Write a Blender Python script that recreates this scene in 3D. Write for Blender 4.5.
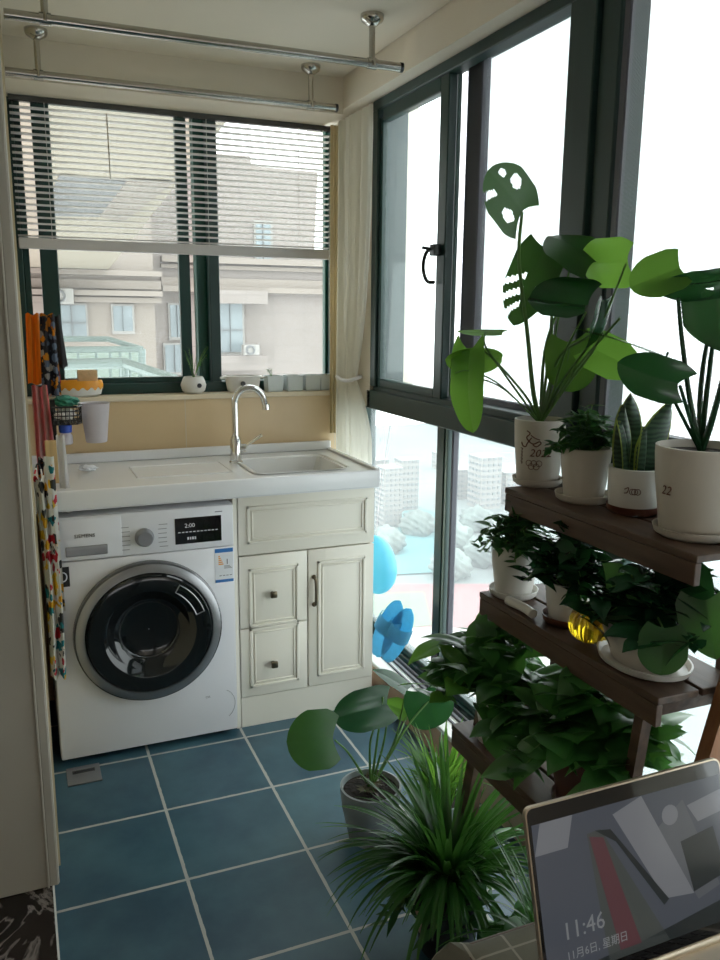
import bpy, bmesh, math, random
from mathutils import Vector, Matrix
PI = math.pi
sc = bpy.context.scene
for o in list(bpy.data.objects): bpy.data.objects.remove(o)
COL = sc.collection

# ---------------------------------------------------------------- camera
CAM = Vector((-0.0523, -2.6629, 1.4849)); YAW, PITCH, ROLL, FPX = 0.3971, 0.1998, 0.0097, 819.08
_f = Vector((math.sin(YAW)*math.cos(PITCH), math.cos(YAW)*math.cos(PITCH), -math.sin(PITCH)))
_r0 = Vector((math.cos(YAW), -math.sin(YAW), 0)); _u0 = _r0.cross(_f)
_r = _r0*math.cos(ROLL)+_u0*math.sin(ROLL); _u = _u0*math.cos(ROLL)-_r0*math.sin(ROLL)
cd = bpy.data.cameras.new('camera'); cam = bpy.data.objects.new('camera', cd); COL.objects.link(cam)
m = Matrix((( _r.x, _u.x, -_f.x), (_r.y, _u.y, -_f.y), (_r.z, _u.z, -_f.z))).to_4x4(); m.translation = CAM
cam.matrix_world = m
cd.sensor_fit = 'VERTICAL'; cd.sensor_height = 36; cd.lens = FPX/960*36; cd.clip_start = .02; cd.clip_end = 2000
sc.camera = cam
def at(px, py, ax, val):
    """point of the ray through a pixel of the photograph on the plane ax = val"""
    d = _r*((px-360)/FPX)-_u*((py-480)/FPX)+_f
    i = 'xyz'.index(ax)
    return CAM+d*((val-CAM[i])/d[i])

# ---------------------------------------------------------------- light
w = bpy.data.worlds.new('overcast'); sc.world = w; w.use_nodes = True
bg = w.node_tree.nodes['Background']; bg.inputs[0].default_value = (.965, .98, 1, 1); bg.inputs[1].default_value = 3.0
def area(name, loc, rot, sx, sy, power, col):
    l = bpy.data.lights.new(name, 'AREA'); l.shape = 'RECTANGLE'; l.size = sx; l.size_y = sy; l.energy = power; l.color = col
    o = bpy.data.objects.new(name, l); o.location = loc; o.rotation_euler = rot; COL.objects.link(o); return o
# unseen fill light, added behind the photographer to brighten the room
area('room_fill_light', (-1.6, -3.4, 2.3), (0, 0, 0), 1.6, 1.6, 5, (1, .95, .88))
vs = sc.view_settings; vs.view_transform = 'Standard'; vs.look = 'None'; vs.gamma = 1; vs.use_curve_mapping = False
vs.exposure = 0.4

# ---------------------------------------------------------------- materials
def newmat(name):
    mt = bpy.data.materials.new(name); mt.use_nodes = True; return mt, mt.node_tree, mt.node_tree.nodes['Principled BSDF']
def N(nt, t, **kw):
    n = nt.nodes.new(t)
    for k, v in kw.items():
        if k in n.inputs: n.inputs[k].default_value = v
        else: setattr(n, k, v)
    return n
def c4(c): return (c[0], c[1], c[2], 1)
def mat(name, col, rough=.5, var=.08, scale=12, metal=0, bump=0, coat=0, trans=0, alpha=1, stretch=(1,1,1)):
    mt, nt, b = newmat(name)
    tc = N(nt, 'ShaderNodeTexCoord'); mp = N(nt, 'ShaderNodeMapping'); mp.inputs['Scale'].default_value = stretch
    nt.links.new(tc.outputs['Object'], mp.inputs['Vector'])
    nz = N(nt, 'ShaderNodeTexNoise', Scale=scale, Detail=4.0); nt.links.new(mp.outputs[0], nz.inputs['Vector'])
    cr = N(nt, 'ShaderNodeValToRGB')
    cr.color_ramp.elements[0].color = c4([max(0, x*(1-var)) for x in col]); cr.color_ramp.elements[0].position = .3
    cr.color_ramp.elements[1].color = c4([min(1, x*(1+var)) for x in col]); cr.color_ramp.elements[1].position = .7
    nt.links.new(nz.outputs['Fac'], cr.inputs[0]); nt.links.new(cr.outputs[0], b.inputs['Base Color'])
    b.inputs['Roughness'].default_value = rough; b.inputs['Metallic'].default_value = metal
    b.inputs['Coat Weight'].default_value = coat; b.inputs['Transmission Weight'].default_value = trans; b.inputs['Alpha'].default_value = alpha
    if bump:
        bp = N(nt, 'ShaderNodeBump', Strength=bump, Distance=.01); nt.links.new(nz.outputs['Fac'], bp.inputs['Height']); nt.links.new(bp.outputs[0], b.inputs['Normal'])
    return mt
def leafmat(name, col, tr, rough=.35, var=.25, tw=.35, scale=9):
    mt = mat(name, col, rough, var, scale); nt = mt.node_tree; b = nt.nodes['Principled BSDF']
    out = [n for n in nt.nodes if n.type == 'OUTPUT_MATERIAL'][0]
    t = N(nt, 'ShaderNodeBsdfTranslucent'); t.inputs[0].default_value = c4(tr)
    mx = N(nt, 'ShaderNodeMixShader'); mx.inputs[0].default_value = tw
    nt.links.new(b.outputs[0], mx.inputs[1]); nt.links.new(t.outputs[0], mx.inputs[2]); nt.links.new(mx.outputs[0], out.inputs[0])
    return mt
def glassmat(name, haze=.08, tint=(.96, 1, .99), gloss=.06):
    mt, nt, b = newmat(name); out = [n for n in nt.nodes if n.type == 'OUTPUT_MATERIAL'][0]
    tr = N(nt, 'ShaderNodeBsdfTransparent'); tr.inputs[0].default_value = c4(tint)
    d = N(nt, 'ShaderNodeBsdfTranslucent'); d.inputs[0].default_value = (.9, .93, .95, 1)
    g = N(nt, 'ShaderNodeBsdfGlossy', Roughness=.02)
    fr = N(nt, 'ShaderNodeLayerWeight', Blend=.25)
    m1 = N(nt, 'ShaderNodeMixShader'); m1.inputs[0].default_value = haze
    nt.links.new(tr.outputs[0], m1.inputs[1]); nt.links.new(d.outputs[0], m1.inputs[2])
    mm = N(nt, 'ShaderNodeMath', operation='MULTIPLY'); mm.inputs[1].default_value = gloss*4
    nt.links.new(fr.outputs['Fresnel'], mm.inputs[0])
    m2 = N(nt, 'ShaderNodeMixShader'); nt.links.new(mm.outputs[0], m2.inputs[0])
    nt.links.new(m1.outputs[0], m2.inputs[1]); nt.links.new(g.outputs[0], m2.inputs[2]); nt.links.new(m2.outputs[0], out.inputs[0])
    return mt
def screenmat():
    mt, nt, b = newmat('insect_screen'); out = [n for n in nt.nodes if n.type == 'OUTPUT_MATERIAL'][0]
    tc = N(nt, 'ShaderNodeTexCoord'); sp = N(nt, 'ShaderNodeSeparateXYZ'); nt.links.new(tc.outputs['Object'], sp.inputs[0])
    fac = []
    for i in (1, 2):
        a = N(nt, 'ShaderNodeMath', operation='MULTIPLY'); a.inputs[1].default_value = 1/.0026; nt.links.new(sp.outputs[i], a.inputs[0])
        f = N(nt, 'ShaderNodeMath', operation='FRACT'); nt.links.new(a.outputs[0], f.inputs[0])
        l = N(nt, 'ShaderNodeMath', operation='LESS_THAN'); l.inputs[1].default_value = .2 if i == 1 else .3; nt.links.new(f.outputs[0], l.inputs[0]); fac.append(l)
    mx = N(nt, 'ShaderNodeMath', operation='MAXIMUM'); nt.links.new(fac[0].outputs[0], mx.inputs[0]); nt.links.new(fac[1].outputs[0], mx.inputs[1])
    tr = N(nt, 'ShaderNodeBsdfTransparent'); b.inputs['Base Color'].default_value = (.35, .36, .4, 1); b.inputs['Roughness'].default_value = .6
    ms = N(nt, 'ShaderNodeMixShader'); nt.links.new(mx.outputs[0], ms.inputs[0]); nt.links.new(tr.outputs[0], ms.inputs[1]); nt.links.new(b.outputs[0], ms.inputs[2])
    nt.links.new(ms.outputs[0], out.inputs[0]); return mt
def tilemat(name, c1, c2, grout, sx, sy, ox, oy, g=.008, axes=(0, 1), rough=.35, scale=5, bump=.06):
    """rectangular tiles: grout lines on the grid of the two axes"""
    mt, nt, b = newmat(name); tc = N(nt, 'ShaderNodeTexCoord'); sp = N(nt, 'ShaderNodeSeparateXYZ'); nt.links.new(tc.outputs['Object'], sp.inputs[0])
    wob = N(nt, 'ShaderNodeTexNoise', Scale=40.0); nt.links.new(tc.outputs['Object'], wob.inputs['Vector'])
    ls = []; fl = []
    for ax, s, o_ in ((axes[0], sx, ox), (axes[1], sy, oy)):
        a = N(nt, 'ShaderNodeMath', operation='SUBTRACT'); a.inputs[1].default_value = o_-g/2; nt.links.new(sp.outputs[ax], a.inputs[0])
        d = N(nt, 'ShaderNodeMath', operation='DIVIDE'); d.inputs[1].default_value = s; nt.links.new(a.outputs[0], d.inputs[0])
        f = N(nt, 'ShaderNodeMath', operation='FRACT'); nt.links.new(d.outputs[0], f.inputs[0])
        q = N(nt, 'ShaderNodeMath', operation='FLOOR'); nt.links.new(d.outputs[0], q.inputs[0]); fl.append(q)
        wv = N(nt, 'ShaderNodeMath', operation='MULTIPLY_ADD'); wv.inputs[1].default_value = g/s*.5; wv.inputs[2].default_value = g/s*.75; nt.links.new(wob.outputs['Fac'], wv.inputs[0])
        l = N(nt, 'ShaderNodeMath', operation='LESS_THAN'); nt.links.new(f.outputs[0], l.inputs[0]); nt.links.new(wv.outputs[0], l.inputs[1]); ls.append(l)
    mx = N(nt, 'ShaderNodeMath', operation='MAXIMUM'); nt.links.new(ls[0].outputs[0], mx.inputs[0]); nt.links.new(ls[1].outputs[0], mx.inputs[1])
    cb = N(nt, 'ShaderNodeCombineXYZ'); nt.links.new(fl[0].outputs[0], cb.inputs[0]); nt.links.new(fl[1].outputs[0], cb.inputs[1])
    wn = N(nt, 'ShaderNodeTexWhiteNoise'); nt.links.new(cb.outputs[0], wn.inputs['Vector'])
    nz = N(nt, 'ShaderNodeTexNoise', Scale=float(scale), Detail=6.0, Roughness=.6); nt.links.new(tc.outputs['Object'], nz.inputs['Vector'])
    ad = N(nt, 'ShaderNodeMath', operation='MULTIPLY_ADD'); ad.inputs[1].default_value = .22; nt.links.new(wn.outputs['Value'], ad.inputs[0]); nt.links.new(nz.outputs['Fac'], ad.inputs[2])
    cr = N(nt, 'ShaderNodeValToRGB'); cr.color_ramp.elements[0].position = .4; cr.color_ramp.elements[1].position = .85
    cr.color_ramp.elements[0].color = c4(c1); cr.color_ramp.elements[1].color = c4(c2); nt.links.new(ad.outputs[0], cr.inputs[0])
    mc = N(nt, 'ShaderNodeMix', data_type='RGBA'); nt.links.new(mx.outputs[0], mc.inputs[0]); nt.links.new(cr.outputs[0], mc.inputs[6]); mc.inputs[7].default_value = c4(grout)
    nt.links.new(mc.outputs[2], b.inputs['Base Color'])
    rr = N(nt, 'ShaderNodeMath', operation='MULTIPLY_ADD'); rr.inputs[1].default_value = .4; rr.inputs[2].default_value = rough; nt.links.new(mx.outputs[0], rr.inputs[0]); nt.links.new(rr.outputs[0], b.inputs['Roughness'])
    hb = N(nt, 'ShaderNodeMath', operation='MULTIPLY_ADD'); hb.inputs[1].default_value = -1.0; nt.links.new(mx.outputs[0], hb.inputs[0]); nt.links.new(nz.outputs['Fac'], hb.inputs[2])
    bp = N(nt, 'ShaderNodeBump', Strength=bump*4, Distance=.004); nt.links.new(hb.outputs[0], bp.inputs['Height']); nt.links.new(bp.outputs[0], b.inputs['Normal'])
    return mt
def marblemat():
    mt, nt, b = newmat('black_marble'); tc = N(nt, 'ShaderNodeTexCoord')
    nz = N(nt, 'ShaderNodeTexNoise', Scale=4.0, Detail=8.0, Distortion=2.2); nt.links.new(tc.outputs['Object'], nz.inputs['Vector'])
    cr = N(nt, 'ShaderNodeValToRGB'); e = cr.color_ramp.elements
    e[0].position = .47; e[0].color = (.012, .009, .008, 1); e[1].position = .52; e[1].color = (.02, .014, .012, 1)
    x = cr.color_ramp.elements.new(.5); x.color = (.22, .19, .17, 1)
    nt.links.new(nz.outputs['Fac'], cr.inputs[0]); nt.links.new(cr.outputs[0], b.inputs['Base Color']); b.inputs['Roughness'].default_value = .15
    return mt
def patternmat(name, base, cols, scale, thr=.33):
    """cloth print: blobs of several colours on a base"""
    mt, nt, b = newmat(name); tc = N(nt, 'ShaderNodeTexCoord')
    v = N(nt, 'ShaderNodeTexVoronoi', Scale=float(scale)); v.inputs['Randomness'].default_value = .9
    nz = N(nt, 'ShaderNodeTexNoise', Scale=scale*1.6, Detail=2.0); nt.links.new(tc.outputs['Object'], nz.inputs['Vector'])
    va = N(nt, 'ShaderNodeVectorMath', operation='MULTIPLY_ADD'); va.inputs[1].default_value = (.9/scale,)*3; nt.links.new(nz.outputs['Color'], va.inputs[0]); nt.links.new(tc.outputs['Object'], va.inputs[2]); nt.links.new(va.outputs[0], v.inputs['Vector'])
    lt = N(nt, 'ShaderNodeMath', operation='LESS_THAN'); lt.inputs[1].default_value = thr; nt.links.new(v.outputs['Distance'], lt.inputs[0])
    sp = N(nt, 'ShaderNodeSeparateColor'); nt.links.new(v.outputs['Color'], sp.inputs[0])
    cr = N(nt, 'ShaderNodeValToRGB'); cr.color_ramp.interpolation = 'CONSTANT'; cr.color_ramp.elements[0].color = c4(cols[0])
    cr.color_ramp.elements[1].position = 1/len(cols); cr.color_ramp.elements[1].color = c4(cols[1 % len(cols)])
    for i in range(2, len(cols)): x = cr.color_ramp.elements.new(i/len(cols)); x.color = c4(cols[i])
    nt.links.new(sp.outputs[0], cr.inputs[0])
    mc = N(nt, 'ShaderNodeMix', data_type='RGBA'); nt.links.new(lt.outputs[0], mc.inputs[0]); mc.inputs[6].default_value = c4(base); nt.links.new(cr.outputs[0], mc.inputs[7])
    nt.links.new(mc.outputs[2], b.inputs['Base Color']); b.inputs['Roughness'].default_value = .85
    return mt
def stripemat(name, c1, c2, scale, axis='X', rough=.8):
    mt, nt, b = newmat(name); tc = N(nt, 'ShaderNodeTexCoord')
    wv = N(nt, 'ShaderNodeTexWave', Scale=float(scale), Distortion=1.5); wv.bands_direction = axis; nt.links.new(tc.outputs['Object'], wv.inputs['Vector'])
    cr = N(nt, 'ShaderNodeValToRGB'); cr.color_ramp.elements[0].color = c4(c1); cr.color_ramp.elements[1].color = c4(c2)
    nt.links.new(wv.outputs['Fac'], cr.inputs[0]); nt.links.new(cr.outputs[0], b.inputs['Base Color']); b.inputs['Roughness'].default_value = rough
    return mt
def emit(name, col, s=1):
    mt, nt, b = newmat(name); b.inputs['Base Color'].default_value = (.02, .02, .02, 1); b.inputs['Roughness'].default_value = .12
    b.inputs['Emission Color'].default_value = c4(col); b.inputs['Emission Strength'].default_value = s; return mt
M = {}
M['paint'] = mat('ceiling_paint', (.78, .71, .60), .8, .02, 3, bump=.02)
M['casing'] = mat('casing_paint', (.45, .415, .35), .55, .02, 3)
M['wallyel'] = mat('left_wall_tile', (.6, .5, .32), .4, .05, 4)
M['floor'] = tilemat('blue_floor_tile', (.026, .072, .108), (.066, .150, .185), (.42, .42, .39), .3364, .3364, .2796, -.0335, g=.009, rough=.38, scale=4)
M['marble'] = marblemat()
M['walltile'] = tilemat('beige_wall_tile', (.60, .44, .25), (.68, .52, .32), (.62, .52, .38), .62, .6, .545, .57, g=.004, axes=(0, 2), rough=.3, scale=3, bump=.01)
M['curb'] = mat('curb_tile', (.52, .36, .25), .4, .1, 6)
M['stone'] = mat('white_stone', (.72, .72, .68), .3, .06, 5)
M['sill'] = mat('beige_sill', (.72, .62, .46), .35, .04, 5)
M['frame'] = mat('dark_green_frame', (.005, .036, .030), .35, .1, 8)
M['greenlit'] = mat('lit_green_frame', (.006, .075, .052), .35, .1, 8)  # brighter copy of the dark green frame, light put into its colour
M['frame2'] = mat('grey_green_frame', (.013, .040, .036), .45, .1, 8)
M['framegrey'] = mat('grey_screen_frame', (.085, .085, .105), .4, .05, 8)
M['framelite'] = mat('pale_green_frame', (.25, .36, .34), .35, .05, 8)
M['glass'] = glassmat('window_glass', .035, gloss=.012)
M['glasshaze'] = glassmat('hazed_window_glass', .09, gloss=.012)  # whitish veil in the pane stands in for haze over the city
M['screen'] = screenmat()
M['blind'] = mat('blind_slat', (.74, .71, .68), .4, .03, 10)
M['rail'] = mat('blind_bottom_rail', (.55, .52, .51), .4, .03, 10)
M['chrome'] = mat('chrome', (.75, .75, .74), .12, .02, 5, metal=1)
M['steel'] = mat('stainless_steel', (.5, .48, .44), .2, .04, 5, metal=1)
M['darkmetal'] = mat('dark_metal', (.015, .015, .016), .4, .1, 10)
M['white'] = mat('white_enamel', (.76, .76, .79), .25, .01, 4, coat=.2)
M['panel'] = mat('white_panel', (.74, .74, .77), .3, .01, 4)
M['line'] = mat('seam_grey', (.3, .3, .31), .5, .05, 10)
M['black'] = mat('black_gloss', (.008, .008, .010), .08, .1, 10, coat=.5)
M['silver'] = mat('silver_ring', (.30, .30, .31), .3, .04, 10, metal=.8)
M['ringdark'] = mat('dark_ring', (.10, .10, .105), .2, .05, 10, metal=.5)
M['doorglass'] = mat('smoked_glass', (.008, .010, .011), .08, .2, 5)
M['drum'] = mat('drum', (.10, .105, .11), .25, .3, 8, metal=.7)
M['cream'] = mat('cream_cabinet', (.80, .765, .67), .4, .02, 5)
M['counter'] = mat('white_quartz', (.83, .83, .84), .2, .02, 3, coat=.2)
M['basin'] = mat('ceramic_basin', (.76, .76, .74), .15, .01, 4, coat=.4)
M['bronze'] = mat('aged_bronze', (.16, .13, .09), .3, .2, 30, metal=.9)
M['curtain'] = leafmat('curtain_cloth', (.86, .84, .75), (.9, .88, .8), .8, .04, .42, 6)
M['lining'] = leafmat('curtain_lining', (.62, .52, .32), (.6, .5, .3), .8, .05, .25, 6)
M['ceramic'] = mat('white_ceramic', (.72, .70, .66), .3, .04, 8)
M['potwhite'] = mat('matte_white_pot', (.62, .57, .50), .5, .05, 8)
M['potgrey'] = mat('grey_pot', (.24, .27, .27), .4, .15, 8)
M['potblack'] = mat('black_pot', (.012, .012, .012), .5, .15, 8)
M['potbrown'] = mat('brown_saucer', (.10, .035, .02), .4, .15, 8)
M['greyceramic'] = mat('pale_grey_pot', (.66, .71, .71), .45, .05, 8)
M['soil'] = mat('soil', (.022, .016, .012), .95, .5, 60, bump=.8)
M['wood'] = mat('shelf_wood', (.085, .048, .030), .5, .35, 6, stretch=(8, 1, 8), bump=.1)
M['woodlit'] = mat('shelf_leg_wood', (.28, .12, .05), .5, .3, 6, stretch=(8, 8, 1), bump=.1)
M['leaf'] = leafmat('monstera_leaf', (.024, .085, .024), (.10, .27, .04), .32, .3, .3)
M['leafb'] = leafmat('bright_leaf', (.055, .17, .028), (.20, .42, .05), .35, .25, .5)
M['leafd'] = leafmat('dark_leaf', (.012, .052, .022), (.05, .2, .04), .22, .3, .2)
M['pothos'] = leafmat('pothos_leaf', (.035, .12, .03), (.16, .42, .06), .3, .5, .3, 14)
M['small'] = leafmat('small_leaf', (.018, .075, .022), (.1, .3, .05), .35, .4, .25, 20)
M['grass'] = leafmat('grass_blade', (.030, .10, .022), (.12, .34, .05), .3, .5, .3, 10)
M['stem'] = leafmat('stem', (.10, .22, .05), (.2, .4, .1), .4, .2, .2)
M['stemb'] = mat('brown_stem', (.06, .05, .02), .5, .3, 20)
M['snake'] = None
M['blue'] = mat('blue_rubber', (.17, .52, .72), .6, .06, 40, bump=.1)
M['bluepl'] = leafmat('blue_plastic', (.22, .62, .78), (.3, .8, .92), .3, .05, .5)
M['yellowglass'] = mat('amber_glass', (.75, .52, .02), .08, .3, 20, trans=.75)
M['cloth'] = tilemat('checked_tablecloth', (.155, .150, .115), (.175, .168, .13), (.36, .34, .28), .052, .052, .0, .0, g=.0032, rough=.8, scale=60, bump=.02)
M['gold'] = mat('champagne_aluminium', (.62, .52, .40), .3, .03, 20, metal=.8)
M['paper'] = mat('white_paper', (.78, .80, .84), .6, .02, 10)
M['labelblue'] = mat('label_blue', (.03, .17, .48), .5, .03, 10)
M['ink'] = mat('ink', (.05, .05, .055), .6, .1, 10)
M['brush'] = mat('brown_brush_paint', (.13, .04, .02), .6, .3, 30)
M['greycl'] = mat('dark_grey_text', (.18, .18, .19), .5, .05, 10)
M['green'] = mat('green_cloth', (.03, .22, .15), .8, .3, 20, bump=.3)
M['lime'] = mat('lime_cloth', (.20, .42, .03), .8, .3, 20, bump=.3)
M['orange'] = mat('orange_cloth', (.75, .26, .02), .8, .2, 15, bump=.3, stretch=(4, 4, .5))
M['orangegl'] = mat('orange_glaze', (.80, .33, .02), .3, .1, 10)
M['sponge'] = mat('sponge', (.68, .45, .24), .95, .1, 60, bump=.4)
M['red'] = mat('red_cloth', (.45, .015, .03), .8, .1, 15)
M['blueplas'] = mat('deep_blue_plastic', (.02, .08, .50), .3, .1, 15)
M['whitecl'] = mat('white_cloth', (.72, .70, .68), .85, .03, 15)
M['board'] = mat('bamboo_board', (.55, .38, .18), .5, .1, 10, stretch=(8, 8, 1))
M['pink'] = stripemat('pink_stripe_cloth', (.62, .12, .13), (.68, .45, .42), 14, 'X')
M['apron'] = patternmat('floral_apron', (.74, .72, .66), [(.75, .42, .02), (.55, .03, .05), (.8, .55, .05), (.02, .25, .28), (.7, .72, .66), (.05, .05, .05)], 30, .5)
M['patt'] = patternmat('patterned_towel', (.03, .03, .04), [(.7, .3, .02), (.15, .2, .28), (.4, .38, .35), (.5, .2, .02)], 38, .5)
M['frost'] = leafmat('frosted_plastic', (.72, .68, .70), (.8, .76, .8), .35, .03, .4)
# outside
M['facade'] = tilemat('facade_tile', (.215, .185, .165), (.255, .22, .20), (.19, .165, .15), .9, .45, 0, 0, g=.02, axes=(0, 2), rough=.8, scale=.6, bump=.01)
M['facplain'] = mat('facade_render', (.235, .20, .17), .85, .05, .5)
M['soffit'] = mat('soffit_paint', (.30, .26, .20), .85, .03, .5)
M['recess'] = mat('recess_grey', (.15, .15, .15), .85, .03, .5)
M['farwin'] = mat('distant_window', (.16, .19, .20), .15, .25, 1)
M['railing'] = mat('pale_green_railing', (.17, .22, .205), .4, .05, 4)
M['railglass'] = glassmat('railing_glass', .08, (.8, .95, .92))
M['city'] = mat('pale_building', (.30, .285, .265), .9, .06, .05)
M['cityground'] = mat('hazy_ground', (.17, .20, .195), 1, .2, .03)
M['teal'] = mat('teal_canopy', (.085, .22, .225), 1, .15, .08)
M['trees'] = mat('distant_trees', (.155, .195, .18), 1, .3, .1)
M['track'] = mat('running_track', (.27, .135, .135), 1, .05, .1)
M['field'] = mat('sports_field', (.17, .23, .155), 1, .15, .06)
def snakemat():
    mt, nt, b = newmat('snake_leaf'); tc = N(nt, 'ShaderNodeTexCoord')
    wv = N(nt, 'ShaderNodeTexWave', Scale=30.0, Distortion=6.0, Detail=3.0); wv.bands_direction = 'Z'; nt.links.new(tc.outputs['Object'], wv.inputs['Vector'])
    cr = N(nt, 'ShaderNodeValToRGB'); cr.color_ramp.elements[0].color = (.012, .04, .022, 1); cr.color_ramp.elements[1].color = (.05, .11, .06, 1)
    nt.links.new(wv.outputs['Fac'], cr.inputs[0]); nt.links.new(cr.outputs[0], b.inputs['Base Color']); b.inputs['Roughness'].default_value = .35; return mt
M['snake'] = snakemat()
M['snakeedge'] = leafmat('snake_leaf_edge', (.25, .32, .06), (.4, .5, .1), .35, .1, .3)

# ---------------------------------------------------------------- builders
def root_loc(p):
    l = Vector((0, 0, 0))
    while p: l += p.location; p = p.parent
    return l
def obj(name, bm, m, parent=None, smooth=False, loc=None):
    """one mesh object from world-space geometry; its origin is the parent's base"""
    me = bpy.data.meshes.new(name); bm.normal_update()
    if smooth:
        for f in bm.faces: f.smooth = True
    off = root_loc(parent) if parent else (Vector(loc) if loc else Vector((0, 0, 0)))
    bmesh.ops.translate(bm, verts=bm.verts, vec=-off)
    bm.to_mesh(me); bm.free()
    for x in (m if isinstance(m, (list, tuple)) else [m]): me.materials.append(M[x] if isinstance(x, str) else x)
    o = bpy.data.objects.new(name, me); COL.objects.link(o)
    if parent: o.parent = parent
    elif loc: o.location = loc
    if smooth == 'auto' or smooth:
        try: me.set_sharp_from_angle(angle=math.radians(42))
        except Exception: pass
    return o
def thing(name, label, cat, loc=(0, 0, 0), group=None, kind=None):
    o = bpy.data.objects.new(name, None); o.empty_display_size = .05; COL.objects.link(o); o.location = loc
    if label: o['label'] = label
    if cat: o['category'] = cat
    if group: o['group'] = group
    if kind: o['kind'] = kind
    return o
def tag(o, label, cat, group=None, kind=None):
    o['label'] = label; o['category'] = cat
    if group: o['group'] = group
    if kind: o['kind'] = kind
    return o
def struct(o): o['kind'] = 'structure'; return o
def B(): return bmesh.new()
def box(bm, x0, x1, y0, y1, z0, z1, bev=0, seg=2, mi=0, rot=None, piv=None):
    v = [bm.verts.new((x, y, z)) for x in (x0, x1) for y in (y0, y1) for z in (z0, z1)]
    q = ((0, 1, 3, 2), (4, 6, 7, 5), (0, 4, 5, 1), (2, 3, 7, 6), (0, 2, 6, 4), (1, 5, 7, 3))
    fs = [bm.faces.new([v[i] for i in k]) for k in q]
    for f in fs: f.material_index = mi
    if rot is not None:
        bmesh.ops.rotate(bm, verts=v, cent=piv or ((x0+x1)/2, (y0+y1)/2, (z0+z1)/2), matrix=rot)
    if bev:
        es = list({e for f in fs for e in f.edges})
        r = bmesh.ops.bevel(bm, geom=es, offset=bev, segments=seg, affect='EDGES', profile=.5)
        for f in r['faces']: f.material_index = mi
    return bm
def bx(*a, **k): return box(B(), *a, **k)
def lathe(bm, c, prof, n=32, sx=1, sy=1, mi=0, capb=True, capt=False, rotz=0):
    """prof: (radius, height) pairs from base upward, may fold back inside"""
    rings = []
    for r, z in prof:
        rings.append([bm.verts.new((c[0]+r*sx*math.cos(2*PI*i/n+rotz), c[1]+r*sy*math.sin(2*PI*i/n+rotz), c[2]+z)) for i in range(n)])
    for a, b in zip(rings, rings[1:]):
        for i in range(n):
            f = bm.faces.new((a[i], a[(i+1) % n], b[(i+1) % n], b[i])); f.material_index = mi
    if capb: f = bm.faces.new(rings[0][::-1]); f.material_index = mi
    if capt: f = bm.faces.new(rings[-1]); f.material_index = mi
    return rings
def tube(bm, pts, r, n=8, mi=0, taper=None):
    pts = [Vector(p) for p in pts]; rings = []
    up = Vector((0, 0, 1)); prev = None
    for i, p in enumerate(pts):
        t = (pts[min(i+1, len(pts)-1)]-pts[max(i-1, 0)]).normalized()
        if prev is None:
            a = t.cross(up)
            if a.length < .05: a = t.cross(Vector((1, 0, 0)))
        else:
            a = prev-t*prev.dot(t)
        a.normalize(); b = t.cross(a); prev = a
        rr = r*(1+(taper-1)*i/(len(pts)-1)) if taper is not None else r
        if isinstance(r, (list, tuple)): rr = r[i]
        rings.append([bm.verts.new(p+a*rr*math.cos(2*PI*k/n)+b*rr*math.sin(2*PI*k/n)) for k in range(n)])
    for a, b in zip(rings, rings[1:]):
        for k in range(n):
            f = bm.faces.new((a[k], a[(k+1) % n], b[(k+1) % n], b[k])); f.material_index = mi
    for rg, s in ((rings[0], 1), (rings[-1], -1)):
        f = bm.faces.new(rg[::-1] if s == 1 else rg); f.material_index = mi
    return bm
def curve(ps, n=10):
    """Catmull-Rom through the points"""
    ps = [Vector(p) for p in ps]; P = [ps[0]*2-ps[1]]+ps+[ps[-1]*2-ps[-2]]; out = []
    for i in range(1, len(P)-2):
        for k in range(n):
            t = k/n; a, b, c, d = P[i-1:i+3]
            out.append(.5*((2*b)+(c-a)*t+(2*a-5*b+4*c-d)*t*t+(3*b-a-3*c+d)*t**3))
    out.append(ps[-1]); return out
def prism(bm, poly, d, mi=0):
    """extrude polygon (list of Vectors) along vector d"""
    a = [bm.verts.new(p) for p in poly]; b = [bm.verts.new(Vector(p)+Vector(d)) for p in poly]
    f = bm.faces.new(a); f.material_index = mi; f = bm.faces.new(b[::-1]); f.material_index = mi
    for i in range(len(a)):
        j = (i+1) % len(a); f = bm.faces.new((a[i], b[i], b[j], a[j])); f.material_index = mi
    return bm
def grid(bm, fn, nu, nv, mi=0, skip=None):
    g = [[bm.verts.new(fn(i/nu, j/nv)) for j in range(nv+1)] for i in range(nu+1)]
    for i in range(nu):
        for j in range(nv):
            if skip and skip((i+.5)/nu, (j+.5)/nv): continue
            f = bm.faces.new((g[i][j], g[i+1][j], g[i+1][j+1], g[i][j+1])); f.material_index = mi; f.smooth = True
    return g
def text_bm(s, size, ox, oy, fn, ext=.0006, spacing=1.0, align='LEFT', shear=0):
    """letters as mesh, laid by fn(u, v, d) -> world point"""
    cu = bpy.data.curves.new('t', 'FONT'); cu.body = s; cu.size = size; cu.extrude = ext; cu.space_character = spacing; cu.align_x = align; cu.shear = shear; cu.resolution_u = 2
    to = bpy.data.objects.new('t', cu); COL.objects.link(to)
    dg = bpy.context.evaluated_depsgraph_get(); me = bpy.data.meshes.new_from_object(to.evaluated_get(dg))
    bpy.data.objects.remove(to); bm = B(); bm.from_mesh(me); bpy.data.meshes.remove(me)
    for v in bm.verts: v.co = fn(v.co.x+ox, v.co.y+oy, v.co.z)
    return bm
def join(a, b):
    me = bpy.data.meshes.new('j'); b.to_mesh(me); b.free(); a.from_mesh(me); bpy.data.meshes.remove(me); return a
def dup(root, loc, label=None, group=None):
    r = root.copy(); COL.objects.link(r); r.location = loc
    if label: r['label'] = label
    if group: r['group'] = group
    for ch in list(root.children):
        c = ch.copy(); COL.objects.link(c); c.parent = r
        for g in ch.children:
            d = g.copy(); COL.objects.link(d); d.parent = c
    return r

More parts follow.
